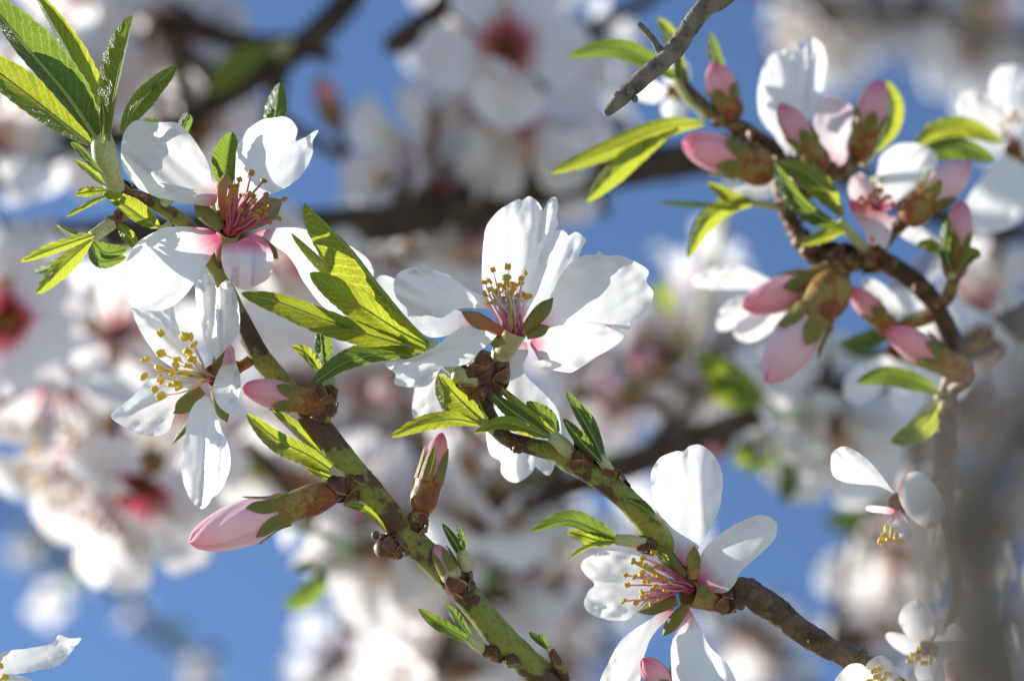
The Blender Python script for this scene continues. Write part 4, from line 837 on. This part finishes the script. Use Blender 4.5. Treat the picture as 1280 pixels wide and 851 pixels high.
petal(H5, [(1128, 440), (1160, 440), (1196, 456), (1216, 480), (1200, 500), (1160, 480)], DC + 40, DC + 42, cup=-2, tip=(1210, 494), seed=153, rip=.8, mat='petal_clean', base=(1120, 440))
petal(H5, [(1116, 432), (1100, 404), (1106, 372), (1130, 362), (1146, 384), (1134, 420)], DC + 42, DC + 48, cup=-2, tip=(1126, 364), seed=154, rip=.8, mat='petal_clean', base=(1120, 440))
stem(H5, [(1130, 422, DC + 42, 6), (1145, 405, DC + 25, 6), (1164, 385, DC, 6)], 'calyx', 'pedicel', 12)
H6 = thing('almond_blossom', 'white blossom half hidden behind the dead twig and leaf spray', 'blossom', P(838, 118, DC + 24))
cup_part(H6, (856, 122), (838, 118), DC + 24, DC + 22, 9, 14)
petal(H6, [(834, 112), (815, 100), (798, 98), (792, 112), (800, 126), (822, 128)], DC + 22, DC + 18, cup=-2, tip=(793, 110), seed=161, rip=.8, mat='petal_clean', base=(844, 118))
petal(H6, [(836, 122), (826, 134), (832, 150), (850, 152), (860, 136), (850, 124)], DC + 22, DC + 18, cup=-2, tip=(840, 152), seed=162, rip=.8, mat='petal_clean', base=(844, 118))
petal(H6, [(840, 112), (828, 94), (838, 76), (858, 78), (864, 98), (852, 112)], DC + 22, DC + 26, cup=-2, tip=(848, 76), seed=163, rip=.8, mat='petal_clean', base=(844, 118))
K = DC
tuft('leaf spray crossing behind the dead twig tip, three long leaves', (872, 150, K), [
    ([(880, 154, K - 2), (830, 160, K - 6), (764, 186, K - 8), (687, 217, K - 10)], 14, 14, {}),
    ([(842, 160, K - 4), (800, 186, K - 8), (764, 218, K - 10), (732, 252, K - 12)], 12, 16, {}),
    ([(848, 100, K), (812, 76, K - 2), (768, 60, K - 4), (709, 70, K - 6)], 13, 14, dict(mat='leaf_dark'))],
    [(884, 146, K, 6), (858, 120, K, 6), (846, 98, K, 6)], seed=31)
tuft('small upright leaves at the far tip of the cluster twig', (848, 90, K), [
    ([(850, 84, K), (844, 60, K), (836, 40, K), (822, 22, K)], 9, 11, {}), ([(860, 112, K), (850, 86, K - 2), (846, 60, K - 2)], 8, 8, {}),
    ([(908, 118, K), (900, 92, K), (892, 66, K), (888, 40, K)], 10, 8, dict(mat='leaf_dark'))],
    [(870, 126, K, 5), (858, 106, K, 5), (850, 88, K, 4)], seed=32)
tuft('trio of thin leaves pointing left and down over blue sky below the fat bud', (950, 254, K), [
    ([(944, 254, K), (912, 256, K - 3), (880, 280, K - 6), (859, 323, K - 8)], 12, 13, {}),
    ([(942, 252, K - 2), (914, 246, K - 4), (884, 228, K - 5)], 8, 9, {}),
    ([(910, 258, K), (870, 256, K), (822, 253, K)], 4, 4, dict(mat='leaf_dark'))],
    [(985, 262, K, 5), (962, 257, K, 5), (940, 254, K, 4)], seed=33)
tuft('bright glossy leaf pair in the middle of the bud cluster', (1060, 290, K - 6), [
    ([(1054, 270, K - 10), (1034, 240, K - 12), (1004, 214, K - 14), (970, 202, K - 14)], 12, 18, dict(dA=3, dB=3)),
    ([(1052, 284, K - 10), (1020, 268, K - 13), (990, 240, K - 15), (968, 204, K - 15)], 9, 16, dict(dA=2, dB=2, mat='leaf_dark')),
    ([(1050, 262, K - 8), (1034, 232, K - 8), (1012, 198, K - 8)], 7, 6, {}),
    ([(1056, 288, K - 10), (1028, 296, K - 12), (1000, 306, K - 12)], 9, 8, {})],
    [(1086, 316, K, 7), (1070, 300, K - 6, 7), (1052, 278, K - 10, 6)], seed=34)
tuft('yellow-green leaf upright behind the standing cluster bud', (1090, 200, K + 2), [
    ([(1094, 190, K + 4), (1112, 160, K + 4), (1116, 130, K + 4), (1106, 100, K + 4)], 14, 14, {})], [(1080, 205, K, 5), (1092, 192, K + 3, 4)], seed=35)
tuft('broad blurred leaf pair spreading right of the standing cluster bud', (1140, 200, K + 16), [
    ([(1140, 186, K + 18), (1170, 164, K + 18), (1210, 160, K + 18), (1252, 178, K + 18)], 14, 14, {}),
    ([(1140, 206, K + 18), (1170, 188, K + 17), (1206, 186, K + 16), (1244, 200, K + 16)], 16, 14, dict(mat='leaf_dark'))],
    [(1095, 225, K + 4, 6), (1120, 212, K + 12, 5), (1140, 196, K + 18, 5)], seed=36)
tuft('leaves below the lowest cluster bud on the brown twig', (1184, 490, K), [
    ([(1176, 492, K - 2), (1144, 478, K - 4), (1106, 470, K - 4), (1070, 478, K - 4)], 13, 12, dict(mat='leaf_dark')),
    ([(1172, 500, K), (1164, 520, K - 2), (1142, 540, K - 4), (1114, 552, K - 4)], 14, 18, {}),
    ([(1168, 384, K + 2), (1130, 404, K + 10), (1086, 422, K + 12), (1050, 430, K + 12)], 10, 12, dict(mat='leaf_dark'))],
    [(1188, 500, K, 6), (1180, 496, K - 1, 6), (1172, 496, K - 2, 5)], seed=37)
tuft('green leaves cupping the small bud on the side spur', (1192, 345, K - 5), [
    ([(1190, 340, K - 8), (1182, 310, K - 10), (1184, 270, K - 10)], 9, 9, dict(mat='leaf_dark')), ([(1196, 340, K - 8), (1212, 318, K - 10), (1226, 318, K - 10)], 10, 8, {}), ([(1178, 320, K - 4), (1164, 308, K - 4), (1146, 306, K - 4)], 9, 7, {})],
    [(1192, 352, K - 5, 5), (1190, 342, K - 7, 5)], seed=38)

# stalks that tie the side-on blossom and its neighbour to the cluster twig
stem(F, [(1146, 614, 26, 7), (1168, 605, 40, 6), (1182, 590, DC + 4, 6)], 'calyx', 'pedicel', 12)
stem(G, [(1178, 802, 34, 7), (1200, 740, 45, 6), (1184, 636, DC + 6, 7)], 'calyx', 'pedicel', 16)
stem(E, [(1110, 900, 4, 7), (1126, 900, 6, 7), (1150, 886, 8, 8)], 'calyx', 'pedicel', 10)

# ------------------------------------------------------------------ very close, fully blurred twig and blossom at the right edge
NT = twig('thick grey-brown branch very close to the lens, a soft blur along the edge', [(1360, 330, -255, 40), (1310, 440, -258, 46), (1255, 540, -262, 58), (1226, 640, -264, 64), (1226, 740, -264, 68), (1236, 840, -264, 72), (1270, 960, -262, 72)], 'dead', 80, rough=.12, freq=200, knots=[(1176, 640, -266, 56), (1162, 690, -266, 38), (1180, 820, -266, 54), (1166, 600, -264, 30)])
# ------------------------------------------------------------------ background: branches, blossoms, buds, leaves out of focus
PXS = []
BRS = []      # (label tail, samples)
def branch(key, label, spec, n=60, mat='bark', rough=.12, cat='branch', name='branch'):
    """spec [(x, y, d, r_px)]"""
    o0 = P(*spec[0][:3]); th = thing(name, label, cat, o0)
    cs = catmull(spec, n); pts = [P(c[0], c[1], c[2]) for c in cs]; rad = [MM(FOC + c[2], max(1.5, c[3])) * .001 for c in cs]
    v, f, u = tube(pts, rad, 12, rough, 160); wobj('bark', v, f, M[mat], th, u)
    BRS.append((key, pts, th)); PXS.extend((c[0], c[1], c[2], key) for c in cs); return th
branch('thick', 'thick dark branch crossing behind the large central blossom', [(-160, 275, 170, 22), (-60, 290, 180, 22), (60, 300, 185, 22), (200, 290, 190, 23), (430, 283, 195, 25), (500, 276, 195, 25), (640, 243, 200, 25), (760, 216, 200, 24), (860, 200, 205, 23), (1000, 196, 225, 20), (1150, 262, 240, 15), (1260, 288, 250, 12), (1420, 310, 260, 11)], 90)
stem(BRS[-1][2], [(752, 222, 198, 7), (754, 245, 196, 6), (757, 270, 195, 6)], 'bark', 'stub', 10)
branch('sloping', 'long brown branch sloping down behind the green twig', [(1420, 340, 100, 26), (1280, 405, 112, 24), (1225, 428, 120, 21), (1150, 465, 140, 15), (1050, 487, 150, 14), (940, 522, 160, 15), (860, 552, 170, 17), (770, 588, 180, 18), (690, 615, 185, 15), (600, 640, 190, 12), (500, 672, 200, 9), (420, 690, 205, 7)], 80)
branch('corner', 'dark knobbly branch rising beyond the leaf fan', [(-120, 260, 200, 16), (-30, 232, 200, 15), (40, 207, 205, 14), (100, 180, 210, 14), (200, 165, 212, 15), (280, 122, 215, 16), (345, 80, 215, 18), (400, 40, 218, 19), (440, -10, 220, 18), (470, -80, 225, 18)], 70)
branch('corner_side', 'dark side branch entering from above the leaf fan', [(150, -70, 235, 14), (200, -5, 230, 14), (250, 35, 226, 15), (310, 55, 222, 14), (370, 58, 218, 14), (415, 72, 216, 9)], 40)
branch('stub_down', 'short dark branch dropping behind the upright dark leaves', [(350, 70, 216, 16), (346, 110, 216, 13), (338, 160, 216, 11), (330, 200, 216, 8), (300, 330, 214, 6)], 30)
branch('blunt', 'short blunt dark branch end left of the red-centred blurred blossom', [(620, -80, 195, 15), (575, -20, 190, 14), (540, 22, 188, 15), (505, 48, 186, 16), (484, 60, 186, 12)], 30)
branch('thin_top', 'thin dark branch above the leaf spray of the dead twig', [(880, -60, 250, 9), (810, 0, 245, 9), (750, 28, 245, 9), (710, 45, 248, 9), (660, 40, 250, 8), (600, 70, 250, 7), (570, 130, 252, 5)], 40)
branch('hidden', 'brown branch behind the yellow-stamened blossom among pale blurred flowers', [(-140, 560, 190, 15), (-20, 520, 185, 14), (60, 468, 190, 13), (115, 395, 205, 16), (170, 335, 205, 15), (230, 300, 200, 10)], 40)
branch('hanging', 'thin blurred branch hanging below the sloping brown branch', [(700, 612, 196, 10), (650, 655, 200, 11), (622, 700, 204, 10), (600, 745, 210, 8), (560, 800, 216, 7), (520, 880, 225, 7)], 40)
branch('arch', 'arching blurred branch under the spread blossom', [(1090, 980, 430, 10), (1010, 860, 430, 10), (920, 770, 430, 10), (800, 740, 426, 10), (700, 770, 422, 12), (600, 800, 420, 10), (480, 800, 420, 8), (380, 870, 430, 8)], 60)
branch('twiglet', 'thin dark twig dropping from the sloping branch toward dark leaves', [(1062, 485, 150, 6), (1044, 515, 152, 6), (1020, 545, 154, 5), (975, 580, 158, 4)], 24)
branch('distant', 'faint distant twig trailing across the blue sky', [(-140, 560, 520, 6), (0, 640, 520, 6), (100, 700, 520, 5), (200, 790, 530, 5), (280, 880, 540, 5)], 40)
branch('roof', 'distant branch loaded with pale blossom above the bud cluster', [(1480, 90, 510, 14), (1330, 60, 510, 13), (1180, 24, 520, 12), (1040, 10, 530, 10), (940, -20, 540, 9), (840, -70, 550, 9)], 40)
branch('right_back', 'blurred branch behind the side-on blossom', [(1420, 620, 300, 12), (1300, 560, 300, 12), (1200, 520, 302, 11), (1110, 600, 306, 9), (1060, 690, 310, 7), (1040, 800, 316, 6)], 40)
branch('left_back', 'pale blurred branch far left under the leaf spray', [(-160, 420, 164, 9), (-60, 430, 164, 9), (20, 440, 165, 9), (80, 500, 168, 8), (150, 560, 172, 7), (190, 610, 176, 5)], 40)
branch('mid_back', 'blurred branch behind the pink buds and mottled twig', [(240, 420, 320, 8), (330, 470, 315, 10), (420, 540, 312, 10), (500, 560, 312, 10), (600, 540, 316, 9), (720, 500, 320, 9), (830, 460, 320, 9), (950, 440, 320, 8)], 50)

rng = random.Random(4)
def proto_petal(seed, L=.0175, Wd=.0150, cup=.0035, bend=.004, mat='petal_bg'):
    vs = []; uv = []; fs = []; n = 11; c = 9; notch = .10
    for i in range(n):
        s = i / (n - 1); hw = Wd / 2 * (.16 + .84 * math.sin(math.pi * min(1, s * .58 + .02)) ** 1.1) * (1 - max(0, (s - .72) / .28) ** 2.6 * .78)
        for k in range(c):
            f = k / (c - 1) * 2 - 1
            y = L * s - (L * notch * max(0, 1 - abs(f) * 3) * max(0, (s - .7) / .3))
            z = bend * math.sin(s * 2.6) - bend * .4 * s + cup * f * f * s + .0016 * s * noise.noise(Vector((s * 4, f * 3, seed * 5.7)))
            vs.append((hw * f, y, z)); uv.append((f * .5 + .5, s))
    for i in range(n - 1):
        for k in range(c - 1):
            a = i * c + k; fs.append((a, a + 1, a + c + 1, a + c))
    return mesh('petal', vs, fs, M[mat], uv)
PM = [proto_petal(1), proto_petal(2, .0165, .0135, .002, .002), proto_petal(3, .0180, .0145, .005, .005), proto_petal(4, .0158, .0150, .001, -.002), proto_petal(5, .0172, .0128, -.003, .003)]
PR = [proto_petal(6, mat='petal_bgred'), proto_petal(7, .0165, .0138, .002, .002, mat='petal_bgred'), proto_petal(8, .0178, .0145, .004, .005, mat='petal_bgred')]
def proto_stamens(seed, fil, anth):
    r_ = random.Random(seed); parts = []; fm = []
    for i in range(22):
        a = r_.uniform(0, 6.28); tl = r_.uniform(.05, .62); L = r_.uniform(.008, .0115)
        d = Vector((math.cos(a) * math.sin(tl), math.sin(a) * math.sin(tl), math.cos(tl)))
        p0 = Vector((math.cos(a) * .0018, math.sin(a) * .0018, .0005)); p2 = p0 + d * L; p1 = (p0 + p2) / 2 + Vector((0, 0, .0006))
        v, f, u = tube([p0, p1, p2], [.0002, .00017, .00014], 5); u = [(x, i_ // 5 / 2) for i_, (x, y) in enumerate(u)]
        parts.append((v, f, u)); fm += [0] * len(f)
        v, f, u = ellipsoid(p2, d, .0007, .0005, 6, 4); parts.append((v, f, u)); fm += [1] * len(f)
    V, F, U, _ = join(parts)
    return mesh('stamens', V, F, None, U, mats=[M[fil], M[anth]], fm=fm)
SM = [proto_stamens(1, 'fil_pink', 'anther'), proto_stamens(2, 'fil_red', 'anther_brown'), proto_stamens(3, 'fil_white', 'anther_yellow')]
def proto_calyx():
    v, f, u = revolve(Vector((0, 0, -.007)), Vector((0, 0, .0008)), smoothprof([(0, .0012), (.2, .0022), (.6, .0026), (1, .0028), (.95, .0018), (.7, .0005)], 12), 12)
    parts = [(v, f, u)]
    for k in range(5):
        a = k * 1.2566 + .628; vs = []; fs = []; uv = []
        for i in range(6):
            s = i / 5; hw = .0018 * (1 - s ** 2.2)
            for j in range(3):
                g_ = j - 1; r = .0026 + .0055 * s; z = .0004 - .0016 * s
                vs.append(Vector((math.cos(a) * r - math.sin(a) * hw * g_, math.sin(a) * r + math.cos(a) * hw * g_, z - .0003 * abs(g_)))); uv.append((j / 2, s))
        for i in range(5):
            for j in range(2):
                q = i * 3 + j; fs.append((q, q + 1, q + 4, q + 3))
        parts.append((vs, fs, uv))
    V, F, U, _ = join(parts); return mesh('calyx', V, F, M['calyx'], U)
CM = proto_calyx()
def nearest(p, keys=None):
    best = (1e9, None, None)
    for key, pts, th in BRS:
        if keys and key not in keys: continue
        for q in pts:
            d = (q - p).length
            if d < best[0]: best = (d, q, key)
    return best
WHERE = {'thick': 'thick dark branch', 'sloping': 'sloping branch', 'corner': 'knobbly branch', 'corner_side': 'dark side branch', 'stub_down': 'short dark branch', 'blunt': 'blunt branch end', 'thin_top': 'thin dark branch', 'hidden': 'brown branch', 'hanging': 'thin hanging branch', 'arch': 'arching branch',
         'twiglet': 'drooping twig', 'distant': 'faint twig', 'roof': 'distant branch', 'right_back': 'rear branch', 'left_back': 'pale branch', 'mid_back': 'far branch'}
MARKS = [('leaf fan', 70, 90), ('leaf spray', 80, 320), ('red stamens', 290, 270), ('yellow stamens', 225, 460), ('closed pink bud', 350, 495), ('long pale bud', 300, 660), ('upright red bud', 540, 595), ('tiny pink-tipped bud', 555, 705), ('long leaf tuft', 440, 380), ('central blossom', 640, 380), ('hanging petal', 655, 560), ('slim leaf trio', 730, 540), ('spread blossom', 860, 700), ('rough brown twig', 1000, 790), ('side-on blossom', 1100, 620), ('drooping cluster bud', 990, 430), ('fat cluster bud', 910, 200), ('dead twig', 830, 80), ('standing cluster bud', 1085, 140), ('lowest cluster bud', 1160, 445), ('mottled twig base', 640, 810), ('mottled twig middle', 480, 640), ('greyish blossom', 1240, 190), ('grey near branch', 1230, 700), ('pointed petal', 60, 810), ('long dark leaf', 710, 665), ('upright dark leaves', 345, 130)]
def landmark(x, y): return min(MARKS, key=lambda m: (m[1] - x) ** 2 + (m[2] - y) ** 2)[0]
def facing(f):
    f = Vector(f).normalized()
    if f.z > .75: return 'facing us'
    if f.z < -.2: return 'turned away'
    if abs(f.y) > abs(f.x): return 'opening upward' if f.y > 0 else 'hanging downward'
    return 'facing left' if f.x < 0 else 'facing right'
def pedicel(th, base, direc, q, key, r=.0011):
    L0 = Vector(th.location); mid = base - direc * min(.010, (q - base).length * .45)
    cs = catmull([base, mid, q], 10); pts = [Vector(c) for c in cs]
    v, f, u = tube(pts, [r * (1 + .5 * i / 9) for i in range(10)], 7)
    return v, f, u
NBG = [0]
def bgflower(x, y, d, face, size=1.0, openness=None, sm=None, keys=None, label=None, roll=None, np_=5):
    p = P(x, y, d); F_ = WD(face); NBG[0] += 1
    base = p - F_ * .007 * size
    dist, q, key = nearest(base, keys)
    lab = label or 'blurred white blossom %s on the %s, behind the %s' % (facing(face), WHERE[key], landmark(x, y))
    th = thing('almond_blossom', lab, 'blossom', p, None if label else 'blossoms on the ' + WHERE[key])
    rot = F_.to_track_quat('Z', 'Y').to_matrix().to_4x4() @ Matrix.Rotation(rng.uniform(0, 6.28) if roll is None else roll, 4, 'Z')
    th.rotation_euler = rot.to_euler(); th.scale = (size,) * 3
    op = openness if openness is not None else rng.uniform(.95, 1.45)       # 0 closed, pi/2 flat
    red = (sm == 1) if sm is not None else rng.random() < .16
    for k in range(np_):
        o = obj('petal', rng.choice(PR if red else PM), th)
        a = k * 2 * math.pi / 5 + rng.uniform(-.12, .12); tilt = math.pi / 2 - (op + rng.uniform(-.18, .18))
        mtx = Matrix.Rotation(a, 4, 'Z') @ Matrix.Translation((0, .0022, .0004 + .0002 * (k % 2))) @ Matrix.Rotation(tilt, 4, 'X') @ Matrix.Rotation(rng.uniform(-.2, .2), 4, 'Y')
        o.matrix_local = mtx
    obj('stamens', SM[(1 if red else rng.choice((0, 2, 2))) if sm is None else sm], th); obj('calyx', CM, th)
    inv = (Matrix.Translation(p) @ rot @ Matrix.Diagonal((size, size, size, 1))).inverted()
    v, f, u = pedicel(th, base, F_, q, key)
    obj('pedicel', mesh('pedicel', [inv @ a for a in v], f, M['twig_old'], u), th)
    return th
def rface(zmin=-.4, bias=(0, -.15, .35)):
    while True:
        v = Vector((rng.uniform(-1, 1), rng.uniform(-1, 1), rng.uniform(-1, 1)))
        if .1 < v.length < 1:
            v.normalize(); v += Vector(bias)
            if v.normalized().z > zmin: return v.normalized()

# individually placed background blossoms
bgflower(12, 402, 140, (-.2, .1, 1), 1.2, 1.1, 1, label='blurred red-centred blossom under the leaf spray, left of the yellow stamens')
bgflower(68, 472, 150, (.1, -.75, .25), 1.3, 1.45, 2, label='blurred blossom with olive sepals turned to the viewer, beside the red-centred one')
bgflower(178, 604, 160, (-.1, -.5, .8), 1.15, 1.2, 1, label='blurred pink-centred blossom at the lower edge of the pale left cluster')
bgflower(112, 565, 158, (-.5, -.7, .3), 1.25, 1.25, 2); bgflower(232, 490, 190, (-.3, -.4, .6), 1.25, 1.25, 2); bgflower(150, 425, 180, (.3, .5, .5), 1.25, 1.35, 2); bgflower(270, 545, 230, (.1, -.5, .6), 1.2, 1.2, 2)
bgflower(634, 62, 185, (0, .05, 1), 1.05, 1.25, 1, label='blurred blossom with a deep red centre facing the viewer below the thin branch')
bgflower(655, 140, 190, (-.2, -.5, .6), 1.0, 1.25, 0, label='blurred blossom directly beneath the deep red-centred one')
bgflower(595, 132, 195, (-.7, -.2, .4), .8, 1.0, 0)
SPEC = [  # cx, cy, rx, ry, depth lo, hi, count
    (70, 110, 90, 90, 215, 260, 6), (200, 60, 60, 60, 225, 260, 4), (250, 150, 40, 60, 215, 240, 3), (20, 190, 40, 25, 210, 240, 2), (120, 20, 80, 30, 240, 300, 4),
    (560, 205, 80, 40, 215, 250, 5), (480, 200, 40, 30, 225, 260, 2), (680, 80, 60, 50, 215, 260, 4), (590, 40, 40, 40, 215, 250, 2), (730, 120, 50, 50, 220, 260, 3), (640, 190, 60, 30, 215, 240, 2),
    (540, 320, 90, 40, 210, 250, 5), (400, 330, 70, 40, 205, 250, 5), (340, 400, 80, 60, 220, 270, 5), (60, 350, 60, 40, 190, 215, 2),
    (380, 520, 90, 80, 230, 280, 6), (500, 520, 80, 80, 220, 280, 6), (620, 600, 90, 70, 200, 260, 6), (760, 480, 80, 60, 210, 270, 6), (860, 430, 70, 60, 200, 260, 6),
    (420, 660, 70, 60, 225, 260, 5), (520, 720, 80, 60, 220, 300, 6), (650, 720, 90, 60, 215, 300, 7), (500, 820, 110, 50, 285, 330, 9), (650, 830, 100, 40, 290, 330, 6), (760, 700, 60, 50, 250, 300, 4),
    (960, 480, 80, 50, 175, 230, 6), (1010, 560, 70, 50, 175, 230, 6), (1080, 520, 60, 50, 180, 240, 5), (1180, 600, 80, 90, 215, 260, 6), (1230, 380, 60, 50, 150, 220, 4), (1120, 740, 60, 70, 235, 270, 4), (960, 800, 60, 40, 290, 320, 4), (1040, 700, 30, 50, 240, 260, 2), (1240, 500, 60, 60, 150, 220, 3),
    (1120, 30, 170, 50, 400, 500, 22), (1230, 110, 60, 50, 400, 460, 8), (1000, 20, 60, 30, 420, 480, 5),
    (1240, 820, 70, 40, 240, 280, 3), (860, 355, 50, 30, 220, 250, 2),
]
SKY = [(405, 205, 75, 60), (100, 250, 120, 28), (440, 130, 60, 60), (840, 260, 90, 62), (820, 150, 60, 40), (900, 90, 50, 70), (1110, 130, 65, 55), (1260, 320, 26, 30), (180, 740, 190, 120), (330, 700, 60, 60), (940, 640, 75, 70), (1030, 640, 50, 50), (800, 600, 20, 14), (1000, 730, 40, 40), (750, 280, 60, 50)]
for (cx, cy, rx, ry, lo, hi, n) in SPEC:
    k = 0; tries = 0
    while k < n and tries < 200:
        tries += 1
        a = rng.uniform(0, 6.28); r = math.sqrt(rng.random()); x = cx + rx * r * math.cos(a); y = cy + ry * r * math.sin(a)
        if any(((x - sx) / (sw + 45)) ** 2 + ((y - sy) / (sh + 45)) ** 2 < 1 for sx, sy, sw, sh in SKY): continue
        near = sorted((math.hypot(c[0] - x, c[1] - y) * rng.uniform(.6, 1.5) + (60 if c[2] < 160 else 0), c[2], c[3]) for c in PXS)[0]
        if near[0] > 135: continue
        d = near[1] + rng.uniform(2, 34)
        bgflower(x, y, d, rface(), rng.uniform(.85, 1.08), keys=(near[2],)); k += 1
for (x, y) in [(110, 712), (170, 770), (250, 838), (40, 690), (60, 750)]:
    bgflower(x, y, rng.uniform(510, 545), rface(), rng.uniform(.32, .45))
# out-of-focus pink buds
for i, (x0, y0, x1, y1, d, w_, lm) in enumerate([(420, 160, 400, 95, 225, 34, 'below the knobbly branch, over blue sky'), (800, 500, 745, 470, 190, 44, 'right of the central blossom, under its petals'), (830, 470, 790, 440, 200, 36, 'right of the central blossom, near the far branch'), (500, 470, 470, 500, 210, 34, 'under the long leaf tuft'), (690, 570, 660, 620, 190, 34, 'behind the hanging long petal'), (470, 640, 440, 640, 215, 34, 'just behind the mottled twig'),
        (910, 540, 880, 572, 170, 34, 'hanging under the sloping branch'), (1215, 20, 1262, 10, 420, 34, 'on the distant branch above the greyish blossom'), (250, 175, 262, 130, 220, 30, 'behind the upper petals of the red-stamened blossom'), (620, 330, 590, 300, 205, 40, 'beneath the thick dark branch')]):
    th = bud('blurred pink bud ' + lm, (x0, y0), (x1, y1), d, d - 4, w_, pf=.38, pmat='bud_pale' if i % 2 else 'bud_petal', seed=50 + i)
    p0 = P(x0, y0, d); dist, q, key = nearest(p0); v, f, u = pedicel(th, p0, (P(x1, y1, d - 4) - p0).normalized(), q, key); wobj('stalk', v, f, M['twig_old'], th, u)
# individually placed background leaves
def bgleaf(label, pts, wA, wB, key=None, mat='leaf_bg', extra=()):
    p0 = P(*pts[0]); dist, q, key = nearest(p0); th = thing('leaf_tuft', label, 'leaves', p0)
    leaf(th, pts, wA, wB, mat=mat, rib=True)
    for e in extra: leaf(th, e[0], e[1], e[2], mat=mat, rib=True)
    d = (P(*pts[0]) - P(*pts[1])).normalized(); v, f, u = pedicel(th, p0, -d, q, key, .0007)
    wobj('stalk', v, f, M['shoot'], th, u)
bgleaf('blurred yellow-green leaf hanging from the dark knobbly branch', [(338, 62, 205), (310, 72, 203), (285, 92, 201), (266, 118, 200)], 18, 18)
bgleaf('bright yellow-green blurred leaf pair above the sloping branch', [(955, 500, 135), (925, 480, 130), (895, 462, 128), (872, 440, 126)], 20, 18, extra=[([(950, 505, 135), (925, 500, 131), (900, 490, 129), (880, 488, 128)], 15, 14)])
bgleaf('dark blurred leaf pair under the long pale pink bud', [(405, 712, 120), (396, 730, 116), (376, 748, 114), (354, 756, 112)], 13, 15, mat='leaf_dark', extra=[([(404, 712, 120), (385, 708, 118), (364, 712, 117)], 7, 7)])
bgleaf('dark blurred leaf at the end of the thin drooping twig', [(975, 575, 150), (985, 590, 148), (985, 610, 147), (978, 628, 146)], 12, 12, mat='leaf_dark', extra=[([(970, 575, 150), (950, 580, 148), (930, 590, 147)], 8, 8)])
bgleaf('mid-green blurred leaves hanging under the sloping branch', [(950, 530, 160), (940, 552, 158), (928, 572, 156), (918, 580, 155)], 12, 12)
bgleaf('small green blurred leaf above the drooping twig, by the bud cluster', [(1110, 440, 140), (1080, 440, 138), (1050, 432, 136)], 10, 10, mat='leaf_dark')
bgleaf('green blurred leaf pair hanging from the branch by the side-on blossom', [(1080, 640, 236), (1066, 648, 235), (1050, 652, 235), (1030, 648, 235)], 14, 14)
bgleaf('small blurred green leaf right of the large central blossom', [(840, 395, 240), (828, 372, 238), (820, 352, 236)], 12, 12)
bgleaf('blurred green leaf tucked between the pink bud and mottled twig', [(360, 590, 230), (335, 585, 228), (312, 592, 226), (300, 604, 226)], 14, 14)
bgleaf('blurred dark leaf below the hanging branch', [(625, 705, 192), (616, 720, 190), (606, 740, 188)], 9, 9, mat='leaf_dark')
bgleaf('dark green blurred leaf under the green twig', [(800, 585, 178), (780, 575, 176), (756, 572, 174)], 10, 10, mat='leaf_dark', extra=[([(690, 610, 184), (660, 600, 182), (640, 602, 180)], 9, 9)])
bgleaf('tiny blurred leaves along the faint distant twig', [(60, 676, 518), (52, 690, 517), (44, 706, 516)], 8, 8, extra=[([(160, 745, 524), (170, 728, 523), (176, 712, 522)], 9, 9), ([(205, 800, 530), (220, 790, 530), (238, 790, 530)], 9, 9), ([(110, 706, 520), (96, 716, 520), (84, 730, 520)], 8, 8)])
print('background blossoms', NBG[0])
